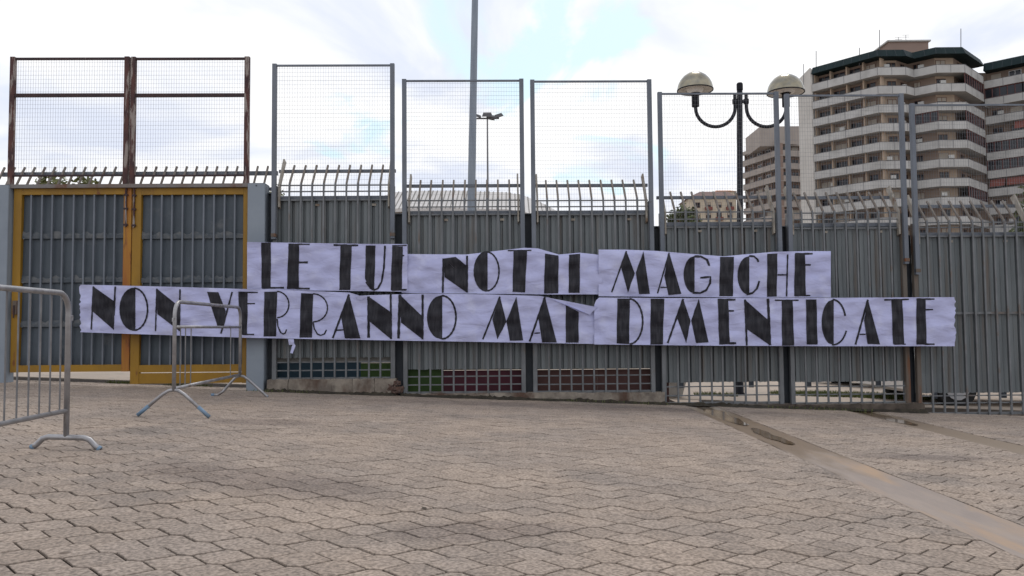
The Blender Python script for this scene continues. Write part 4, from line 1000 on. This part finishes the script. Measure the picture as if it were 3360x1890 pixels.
            if (i, f) in veranda:
                o1, o2 = Vector(offset_line(P, 0.10)[i]), Vector(offset_line(P, 0.10)[i+1]); k = max(3, int((o2-o1).length/1.0))
                zt_ = z1 + pitch - band_h - 0.02
                mb = MB(); mb.mi = 1; d2 = Vector((-t.y, t.x))*0.05
                mb.add([(o1.x+d2.x, o1.y+d2.y, z1), (o2.x+d2.x, o2.y+d2.y, z1), (o2.x+d2.x, o2.y+d2.y, zt_), (o1.x+d2.x, o1.y+d2.y, zt_)], [(0, 1, 2, 3)]); mb.mi = 0
                for q in range(k+1):
                    p = o1.lerp(o2, q/k); mb.tube([(p.x, p.y, z1), (p.x, p.y, zt_)], 0.07, 4, math.pi/4)
                mb.tube([(o1.x, o1.y, z1+0.08), (o2.x, o2.y, z1+0.08)], 0.07, 4); mb.tube([(o1.x, o1.y, zt_-0.08), (o2.x, o2.y, zt_-0.08)], 0.07, 4)
                mb.build('veranda', [MT['redframe'], MT['glass']], e)
    if fascia:
        fz0, fz1 = fascia
        mb = MB(); o1 = offset_line(P, -0.25); o2 = offset_line(P, 0.35); i1 = offset_line(P, rec+0.2); nn = len(P)
        vs = [(x, y, zt+fz0) for x, y in o1] + [(x, y, zt+fz1) for x, y in o2] + [(x, y, zt+fz0) for x, y in i1] + [(x, y, zt+fz1-0.05) for x, y in i1]
        fs = []
        for i in range(nn-1): fs += [(i, i+1, nn+i+1, nn+i), (nn+i, nn+i+1, 3*nn+i+1, 3*nn+i), (2*nn+i, 2*nn+i+1, i+1, i)]
        fs += [(0, nn, 3*nn, 2*nn), (nn-1, 3*nn-1, 4*nn-1, 2*nn-1)]
        mb.add(vs, fs); fo = mb.build('roof_fascia', MT['fascia'], e)
        for i in range(nn-1):
            a, c, a2, c2 = (Vector(q) for q in (o1[i], o1[i+1], o2[i], o2[i+1])); k = max(1, int((c-a).length/1.3))
            for q in range(k):
                p = a.lerp(c, q/k); p2 = a2.lerp(c2, q/k); MB().tube([(p.x, p.y, zt+fz0), (p2.x, p2.y, zt+fz1)], 0.03, 4).build('seam', MT['column'], fo)
    return e, org
SH = lambda u, v, Y: at_depth(u, v, Y)
zt_main = SH(2884, 221, 125).z
pm = [(SH(u, v, Y).x, Y) for u, v, Y in ((2668,400,133.7), (2885,400,125.0), (2978,400,125.0), (3004,400,126.3), (3079,400,124.0), (3173,400,124.0), (3232,400,130.2))]
ww = [[(0.125,2.2,2.4,0),(0.375,2.2,2.4,0),(0.625,2.2,2.4,0),(0.875,2.0,2.4,0)],
      [(0.72,1.5,2.4,0)], [(0.5,1.2,2.4,0)], [(0.35,1.1,2.4,0)], [(0.30,1.6,1.5,0.9)], [(0.30,1.6,2.4,0),(0.68,1.6,2.4,0)]]
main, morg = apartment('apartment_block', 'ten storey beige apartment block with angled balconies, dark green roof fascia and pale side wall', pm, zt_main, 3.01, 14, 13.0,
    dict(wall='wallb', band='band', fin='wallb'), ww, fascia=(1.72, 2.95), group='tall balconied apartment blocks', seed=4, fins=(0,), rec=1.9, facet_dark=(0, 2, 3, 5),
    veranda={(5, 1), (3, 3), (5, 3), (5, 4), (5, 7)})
# pale side wall, roof hut and aerials
pa = Vector((0, 0)); zt = zt_main-morg.z
mb = MB(); mb.add([(pa.x-0.15, pa.y+0.3, 0), (pa.x+0.12, pa.y+0.22, 0), (pa.x+9, pa.y+12, 0), (pa.x-0.25, pa.y+6.0, 0), (pa.x-0.15, pa.y+0.3, zt+3.0), (pa.x+0.12, pa.y+0.22, zt+2.6), (pa.x+9, pa.y+12, zt+2.6), (pa.x-0.25, pa.y+6.0, zt+2.6)],
   [(1,0,4,5),(0,3,7,4),(3,2,6,7),(4,7,6,5),(2,1,5,6)])
mb.build('side_wall', MT['sidew'], main)
for (ua, ub, vt) in ((2916, 3046, 138),):
    a, b = SH(ua, vt, 131), SH(ub, vt, 131)
    MB().box(a.x-morg.x, b.x-morg.x, 131-morg.y, 137-morg.y, zt+2.5, a.z-morg.z).build('roof_hut', MT['farwall'], main)
    MB().box(a.x-morg.x-0.3, b.x-morg.x+0.3, 130.7-morg.y, 137.3-morg.y, a.z-morg.z+0.004, a.z-morg.z+0.25).build('hut_slab', MT['band'], main)
for u, vt, vb in ((2886, 98, 172), (2820, 157, 190), (2678, 167, 225), (2637, 210, 255), (3153, 94, 155)):
    Y = 128 if u > 2700 else 136; a, b = SH(u, vt, Y), SH(u, vb+25, Y)
    MB().tube([(b.x-morg.x, Y-morg.y, b.z-morg.z), (a.x-morg.x, Y-morg.y, a.z-morg.z)], 0.06, 5).build('aerial', MT['flood'], main)
for u, v in ((2948, 122), (2972, 115)):
    p = SH(u, v, 133)-morg; mb = MB().tube([(p.x, p.y, p.z-2.5), (p.x, p.y, p.z)], 0.04, 4)
    for dz in (0, -0.35): mb.tube([(p.x-0.6, p.y, p.z+dz), (p.x+0.6, p.y, p.z+dz)], 0.03, 4)
    mb.build('aerial', MT['flood'], main)
# right wing
pw_ = [(SH(3234,400,130.4).x,130.4), (SH(3360,400,126.6).x,126.6), (SH(3520,400,122.0).x,122.0), (104.0,122.0)]
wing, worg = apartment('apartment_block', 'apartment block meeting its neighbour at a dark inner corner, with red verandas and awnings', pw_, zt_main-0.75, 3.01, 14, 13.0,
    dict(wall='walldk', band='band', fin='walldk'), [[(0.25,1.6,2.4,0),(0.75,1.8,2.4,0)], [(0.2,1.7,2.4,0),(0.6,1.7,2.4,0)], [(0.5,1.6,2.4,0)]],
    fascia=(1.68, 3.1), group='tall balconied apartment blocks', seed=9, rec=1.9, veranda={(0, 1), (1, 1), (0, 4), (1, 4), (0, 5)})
gx = pm[-1]; MB().box(gx[0]-worg.x-1.2, gx[0]-worg.x+2.6, 1.6, 9.0, 0, zt_main-worg.z+1.2).build('corner_wall', MT['walldk'], wing)
# awnings on the wing
a, b = Vector((pw_[0][0]-worg.x, pw_[0][1]-worg.y)), Vector((pw_[1][0]-worg.x, pw_[1][1]-worg.y)); t = (b-a).normalized(); nr = Vector((-t.y, t.x))
for f, q0, q1 in ((6, 0.05, 0.45), (6, 0.5, 1.0), (3, 0.75, 1.0)):
    zt2 = zt_main-0.75-worg.z - 3.01*f + 1.6; p, q = a.lerp(b, q0), a.lerp(b, q1)
    mb = MB(); mb.add([(p.x+nr.x*.4, p.y+nr.y*.4, zt2), (q.x+nr.x*.4, q.y+nr.y*.4, zt2), (q.x-nr.x*.25, q.y-nr.y*.25, zt2-1.25), (p.x-nr.x*.25, p.y-nr.y*.25, zt2-1.25),
        (p.x+nr.x*.4, p.y+nr.y*.4, zt2-0.04), (q.x+nr.x*.4, q.y+nr.y*.4, zt2-0.04), (q.x-nr.x*.25, q.y-nr.y*.25, zt2-1.29), (p.x-nr.x*.25, p.y-nr.y*.25, zt2-1.29)], [(3,2,1,0),(4,5,6,7),(2,3,7,6)])
    mb.build('awning', MT['awning'], wing)
# farther brown block
Yl, Yr = 196.0, 183.0
xl, xr, xe = SH(2436, 500, Yl).x, SH(2552, 500, Yr).x, SH(2650, 500, Yr+2).x
zt_far = SH(2552, 491, Yr).z
far, forg = apartment('apartment_block', 'farther brown apartment block with plain bands, partly behind the lamp post', [(xl, Yl), (xr, Yr), (xe, Yr+2)], zt_far, 2.98, 15, 14.0,
    dict(wall='farwall', band='farband', fin='farwall'), [[(0.15,1.8,2.3,0),(0.42,1.8,2.3,0),(0.68,1.8,2.3,0),(0.92,1.6,2.3,0)], [(0.25,1.8,2.3,0),(0.62,1.8,2.3,0)]],
    group='tall balconied apartment blocks', seed=3, fins=(0,), band_h=1.35)
zr = SH(2500, 410, Yr).z - forg.z; P0 = zt_far - forg.z
xa = SH(2500, 410, Yr).x - forg.x
MB().box(xa, xe-forg.x, Yr-forg.y+1.4, Yr+13-forg.y, P0+1.2, zr).build('roof_storey', MT['farband'], far)
mb = MB(); strip_prism(mb, [(0, 0), (xr-forg.x, Yr-forg.y), (xe-forg.x, Yr+2-forg.y)], offset_line([(0, 0), (xr-forg.x, Yr-forg.y), (xe-forg.x, Yr+2-forg.y)], 2.2), P0+1.45, P0+2.3); mb.build('roof_edge', MT['farband'], far)
# cream house with tiled hip roof
def hip_house():
    Y = 230.0; a, b = SH(2262, 650, Y), SH(2416, 650, Y); z0 = zg(a.x); org = Vector((a.x, Y, z0)); W = b.x-a.x; ze = a.z-z0; zr = SH(2330, 627, Y+5).z-z0; D = 12
    e = empty('apartment_house', org); tag(e, 'distant cream house with dull red hipped tile roof left of the lamp post', 'building')
    MB().box(0, W, 0, D, 0, ze).build('wall', MT['cream'], e)
    mb = MB(); o = 0.7
    mb.add([(-o,-o,ze),(W+o,-o,ze),(W+o,D+o,ze),(-o,D+o,ze),(4.5,D/2,zr),(W-1.0,D/2,zr)], [(0,1,5,4),(1,2,5),(2,3,4,5),(3,0,4),(3,2,1,0)])
    mb.build('roof', MT['tile'], e)
    for f in range(6):
        for k in range(4):
            o_ = link('window', win_mesh('half' if (f+k) % 3 else 'plain', 1.5, 1.6), e, (1.6+3.1*k, -0.004, ze-2.9-3.0*f))
            if (f == 0 and k in (1, 3)) or (f == 1 and k == 2): MB().box(1.3+3.1*k, 3.4+3.1*k, -1.0, -0.02, ze-3.6-3.0*f, ze-2.7-3.0*f).build('balcony', MT['awning'], e)
    c, d = SH(2356, 622, Y+20), SH(2412, 622, Y+20)
    e2 = empty('apartment_house', (c.x, Y+20, zg(c.x))); tag(e2, 'farthest house showing only a thin orange tiled roof by the lamp post', 'building')
    h = c.z - zg(c.x); MB().box(0, d.x-c.x, 0, 9, 0, h-0.6).build('wall', MT['cream'], e2)
    mb = MB(); w = d.x-c.x; mb.add([(-.5,-.5,h-.6),(w+.5,-.5,h-.6),(w+.5,9.5,h-.6),(-.5,9.5,h-.6),(0.5,4.5,h+0.5),(w-0.5,4.5,h+0.5)], [(0,1,5,4),(1,2,5),(2,3,4,5),(3,0,4),(3,2,1,0)]); mb.build('roof', MT['otile'], e2)
hip_house()
# sports hall with low vaulted roof
def hall():
    Y = 80.0; prof = [(1186,650),(1215,638),(1262,622),(1320,618),(1480,617),(1660,622),(1720,632),(1780,655),(1860,695)]
    pts = [SH(u, v, Y) for u, v in prof]; org = Vector((pts[0].x, Y, zg(0))); D = 30
    e = empty('sports_hall', org); tag(e, 'pale low hall with a wide curved metal roof behind the fence', 'building')
    L_ = [(p.x-org.x, p.z-org.z) for p in pts]; n = len(L_)
    mb = MB(); mb.add([(x, 0, z*0.86-0.7) for x, z in L_] + [(x, 0, 0) for x, z in L_], [(n+i, n+i+1, i+1, i) for i in range(n-1)])
    mb.box(L_[0][0], L_[0][0]+0.1, 0.003, D, 0, L_[0][1]-0.7); mb.box(L_[-1][0]-0.1, L_[-1][0], 0.003, D, 0, L_[-1][1]-0.7); mb.build('wall', MT['hallwall'], e)
    mb = MB(); mb.add([(x, -0.6, z*0.86) for x, z in L_] + [(x, 6, z*1.05) for x, z in L_] + [(x, -0.6, z*0.86-0.35) for x, z in L_] + [(x, D, z) for x, z in L_], [(i, i+1, n+i+1, n+i) for i in range(n-1)] + [(2*n+i, 2*n+i+1, i+1, i) for i in range(n-1)] + [(n+i, n+i+1, 3*n+i+1, 3*n+i) for i in range(n-1)])
    r = mb.build('roof', MT['hallroof'], e)
    mb = MB()
    for k in range(38):
        x = 2 + k*(L_[-1][0]-3)/38; z = interp(L_, x)
        mb.add([(x-0.05, -0.62, z*0.86+0.01), (x+0.05, -0.62, z*0.86+0.01), (x+0.05, 6.0, z*1.05+0.06), (x-0.05, 6.0, z*1.05+0.06), (x-0.05, -0.62, z*0.86-0.05), (x+0.05, -0.62, z*0.86-0.05), (x+0.05, 6.0, z*1.05-0.05), (x-0.05, 6.0, z*1.05-0.05)], [(0,1,2,3),(0,4,5,1),(0,3,7,4),(1,5,6,2)])
    mb.build('roof_rib', MT['ledge'], r)
hall()

# ================================================================ PLANTS
def tree(x, y, h, rx, ry, rz, m, lab, n=1500, leaf=0.13, seed=1, name='tree', cat='tree', group=None):
    rnd = random.Random(seed); z0 = zg(x); e = empty(name, (x, y, z0)); tag(e, lab, cat, group)
    cz = h - rz; mb = MB(); r0_ = 0.05*h*0.35 + 0.04
    mb.tube([(0, 0, -0.05), (0.03*h, 0, cz*0.5), (0, 0, cz), (0.02*h, 0.02*h, cz+rz*0.5)], [r0_, r0_*0.8, r0_*0.6, r0_*0.2], 8)
    clumps = []
    for k in range(14):
        while True:
            p = Vector((rnd.uniform(-1, 1), rnd.uniform(-1, 1), rnd.uniform(-1, 1)))
            if 0.25 < p.length < 0.9: break
        c = Vector((p.x*rx, p.y*ry, cz + p.z*rz)); clumps.append((c, rnd.uniform(0.28, 0.5)))
        st = Vector((0, 0, cz*rnd.uniform(0.55, 1.0))); mid = st.lerp(c, 0.5) + Vector((0, 0, 0.1*rz))
        mb.tube([st, mid, c], [r0_*0.4, r0_*0.25, r0_*0.08], 5)
    mb.build('trunk', MT['bark'], e)
    mb = MB()
    for k in range(n):
        c, s = rnd.choice(clumps)
        d = Vector((rnd.gauss(0, 1), rnd.gauss(0, 1), rnd.gauss(0, 1))); d = d.normalized()*(rnd.random()**0.45)*s
        p = c + Vector((d.x*rx, d.y*ry, d.z*rz)); a = Vector((rnd.gauss(0, 1), rnd.gauss(0, 1), rnd.gauss(0, .7))).normalized()
        b = a.cross(Vector((rnd.gauss(0, 1), rnd.gauss(0, 1), rnd.gauss(0, 1)))).normalized(); l = leaf*rnd.uniform(0.6, 1.3)
        mb.add([p - a*l, p + b*l*0.45, p + a*l, p - b*l*0.45], [(0, 1, 2, 3)])
    tag(mb.build('crown', MT[m], e), kind='stuff')
def tree_px(u, v, Y, rx, rz, m, lab, **k):
    p = SH(u, v, Y); tree(p.x, Y, p.z - zg(p.x), rx, rx, rz, m, lab, **k)
tree_px(250, 578, 24, 1.35, 1.2, 'leaf_y', 'bushy tree top showing above the gate leaf with the latch', seed=3, n=3200, leaf=0.12, group='trees beyond the gate')
tree_px(390, 586, 26, 0.95, 1.0, 'leaf', 'smaller bushy tree top showing beneath the meeting posts of the rusty screens', seed=8, n=2000, leaf=0.12, group='trees beyond the gate')
tree_px(875, 602, 28, 0.75, 1.2, 'leaf_y', 'pale yellow green tree top beside the grey pillar', seed=5, n=900, leaf=0.11, group='trees beyond the gate')
tree_px(936, 628, 22, 0.5, 0.8, 'leaf_y', 'low olive green tree top in the first fence bay', seed=12, n=700, leaf=0.09)
tree_px(2245, 668, 70, 1.7, 2.2, 'leaf', 'dark tree standing left of the cream house', seed=6, n=1500, leaf=0.26)
tree_px(2205, 712, 60, 1.0, 1.2, 'leaf', 'low bush beside the dark tree by the cream house', seed=16, n=800, leaf=0.22)
tree_px(3385, 640, 30, 1.0, 2.0, 'leaf', 'green tree rising behind the last fence bay', seed=7, n=1500, leaf=0.13)
# low red kiosk beside the house tree
p = SH(2222, 695, 90); e = empty('kiosk', (p.x, 90, zg(p.x))); tag(e, 'small dull red gabled building beside the dark tree', 'building')
h = p.z - zg(p.x); MB().box(0, 2.4, 0, 3, 0, h-0.7).build('wall', MT['awning'], e)
mb = MB(); mb.add([(-.2,-.2,h-.7),(2.6,-.2,h-.7),(2.6,3.2,h-.7),(-.2,3.2,h-.7),(-.2,1.5,h),(2.6,1.5,h)], [(0,1,5,4),(2,3,4,5),(0,4,3),(1,2,5),(3,2,1,0)]); mb.build('roof', MT['tile'], e)

# grass patches beyond the open fence foot and tufts at the gate
def grass(name, patches, seed, h=0.06):
    rnd = random.Random(seed); mb = MB()
    for (x, y, rx, ry, n) in patches:
        for k in range(n):
            a = rnd.uniform(0, 6.28); r = math.sqrt(rnd.random()); px, py = x + rx*r*math.cos(a), y + ry*r*math.sin(a); z = zg(px) - 0.012
            hh = h*rnd.uniform(0.4, 1.3); q = rnd.uniform(0, 6.28); w = 0.006; dx, dy = math.cos(q)*w, math.sin(q)*w; lx, ly = rnd.uniform(-.03, .03), rnd.uniform(-.03, .03)
            mb.add([(px-dx, py-dy, z), (px+dx, py+dy, z), (px+lx, py+ly, z+hh)], [(0, 1, 2)])
    tag(mb.build(name, MT['grass']), kind='stuff')
grass('grass', [(6.1, 13.6, 1.3, 0.5, 5000), (4.9, 13.4, 0.6, 0.3, 1500), (3.2, 12.6, 0.35, 0.12, 500)], 1)
g1, g2 = on_ground(400, 1258), on_ground(610, 1268)
grass('weeds', [(g1.x, 11.05, 0.22, 0.03, 250), (g2.x, 11.0, 0.35, 0.03, 320), (-3.0, 10.50, 0.5, 0.02, 80), (1.2, 10.56, 0.9, 0.015, 120), (3.9, 10.60, 0.9, 0.015, 120)], 2, 0.05)

rnd_ = random.Random(5); mb = MB()
for k in range(46):
    x, y = rnd_.uniform(-4.5, 5.5), rnd_.uniform(3.1, 10.3); z = zg(x)+0.004; q = rnd_.uniform(0, 6.28); l = rnd_.uniform(0.008, 0.024)
    mb.add([(x-math.cos(q)*l, y-math.sin(q)*l, z), (x+math.sin(q)*l*.5, y-math.cos(q)*l*.5, z+0.004), (x+math.cos(q)*l, y+math.sin(q)*l, z+0.007), (x-math.sin(q)*l*.5, y+math.cos(q)*l*.5, z+0.003)], [(0, 1, 2, 3)])
tag(mb.build('leaf_litter', MT['bark']), kind='stuff')
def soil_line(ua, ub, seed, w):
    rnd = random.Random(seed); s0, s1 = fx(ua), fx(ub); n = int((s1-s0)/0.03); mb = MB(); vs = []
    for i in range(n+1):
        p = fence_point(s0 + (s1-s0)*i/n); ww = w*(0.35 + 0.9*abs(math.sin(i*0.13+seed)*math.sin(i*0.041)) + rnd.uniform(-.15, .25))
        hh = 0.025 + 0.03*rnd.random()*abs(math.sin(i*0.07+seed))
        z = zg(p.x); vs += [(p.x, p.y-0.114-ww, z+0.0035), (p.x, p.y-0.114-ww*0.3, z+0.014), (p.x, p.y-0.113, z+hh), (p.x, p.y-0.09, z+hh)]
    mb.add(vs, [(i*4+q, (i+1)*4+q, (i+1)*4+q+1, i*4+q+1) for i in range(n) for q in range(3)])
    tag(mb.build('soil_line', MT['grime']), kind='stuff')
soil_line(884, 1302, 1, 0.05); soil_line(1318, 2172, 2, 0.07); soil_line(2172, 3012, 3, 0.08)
# ================================================================ CARS BEYOND THE FENCE
def car(x, y, rz, m, lab):
    e = empty('parked_car', (x, y, zg(x)), rz); tag(e, lab, 'car', 'cars parked beyond the fence')
    # side profile (x forward) lofted across the width
    prof = [(-2.0,0.42),(-2.03,0.75),(-1.95,0.98),(-1.5,1.02),(-0.95,1.40),(0.25,1.43),(0.95,1.02),(1.75,0.90),(2.02,0.72),(2.05,0.42),(1.95,0.24),(-1.92,0.26)]
    n = len(prof); mb = MB(); vs = []
    lays = [(-0.80, 0.93), (-0.74, 1.0), (0.74, 1.0), (0.80, 0.93)]
    for yy, sc in lays:
        for px, pz in prof:
            tuck = 0.86 if pz > 1.1 else 1.0
            vs.append((px*(1 if sc == 1 else 0.985), yy*tuck, 0.24 + (pz-0.24)*(1.0 if sc == 1 else 0.97)))
    fs = [(i*n+j, i*n+(j+1) % n, (i+1)*n+(j+1) % n, (i+1)*n+j) for i in range(3) for j in range(n)] + [tuple(reversed(range(n))), tuple(range(3*n, 4*n))]
    mb.add(vs, fs); mb.build('body', m, e, smooth=False)
    for s in (-1, 1):
        mb = MB(); q = [(-0.88,1.33),(0.20,1.36),(0.72,1.05),(-1.32,1.05)]
        mb.add([(a, s*(0.725 if b > 1.1 else 0.806), b) for a, b in q], [(0, 1, 2, 3)]); mb.build('side_window', MT['glass'], e)
        mb = MB(); mb.box(-1.3, 1.3, s*0.80-0.012, s*0.80+0.012, 0.27, 0.36); mb.build('sill', MT['tyre'], e)
        for wx in (-1.25, 1.28):
            w = MB().tube([(wx, s*0.64, 0.31), (wx, s*0.815, 0.31)], 0.31, 20, up=(1, 0, 0)).build('wheel', MT['tyre'], e)
            MB().tube([(wx, s*0.80, 0.31), (wx, s*0.823, 0.31)], 0.19, 14, up=(1, 0, 0)).build('rim', MT['rim'], w)
        for ex in (2.02, -2.02): MB().box(ex-0.03, ex+0.03, s*0.55-0.16, s*0.55+0.16, 0.62, 0.76).build('headlight' if ex > 0 else 'tail_light', MT['white'] if ex > 0 else MT['redframe'], e)
    mb = MB(); mb.add([(0.30,-0.6,1.415),(0.30,0.6,1.415),(0.95,0.70,1.05),(0.95,-0.70,1.05)], [(0, 1, 2, 3)]); o = mb.build('windscreen', MT['glass'], e); o.location = (0.02, 0, 0.01)
    MB().box(1.90, 2.09, -0.72, 0.72, 0.30, 0.46).build('bumper', m, e); MB().box(-2.08, -1.92, -0.72, 0.72, 0.32, 0.48).build('bumper', m, e)
car(8.0, 13.1, R(184), MT['carwhite'], 'pale car whose lower bumper shows under the last fence bay')
car(8.6, 17.2, R(200), MT['cardark'], 'dark car farther back seen under the fence bay before the rusty posts')
# white planter seen under the fourth bay
p = on_ground(2262, 1318); e = empty('planter', (p.x-0.15, 12.2, zg(p.x))); tag(e, 'white painted concrete planter behind the open fence foot', 'planter')
mb = MB(); mb.add([(-.22,-.22,0),(.22,-.22,0),(.22,.22,0),(-.22,.22,0),(-.30,-.30,.34),(.30,-.30,.34),(.30,.30,.34),(-.30,.30,.34)], [(3,2,1,0),(0,1,5,4),(1,2,6,5),(2,3,7,6),(3,0,4,7)]); mb.build('bowl', MT['white'], e)
MB().box(-.27, .27, -.27, .27, .28, .30).build('soil', MT['bark'], e)
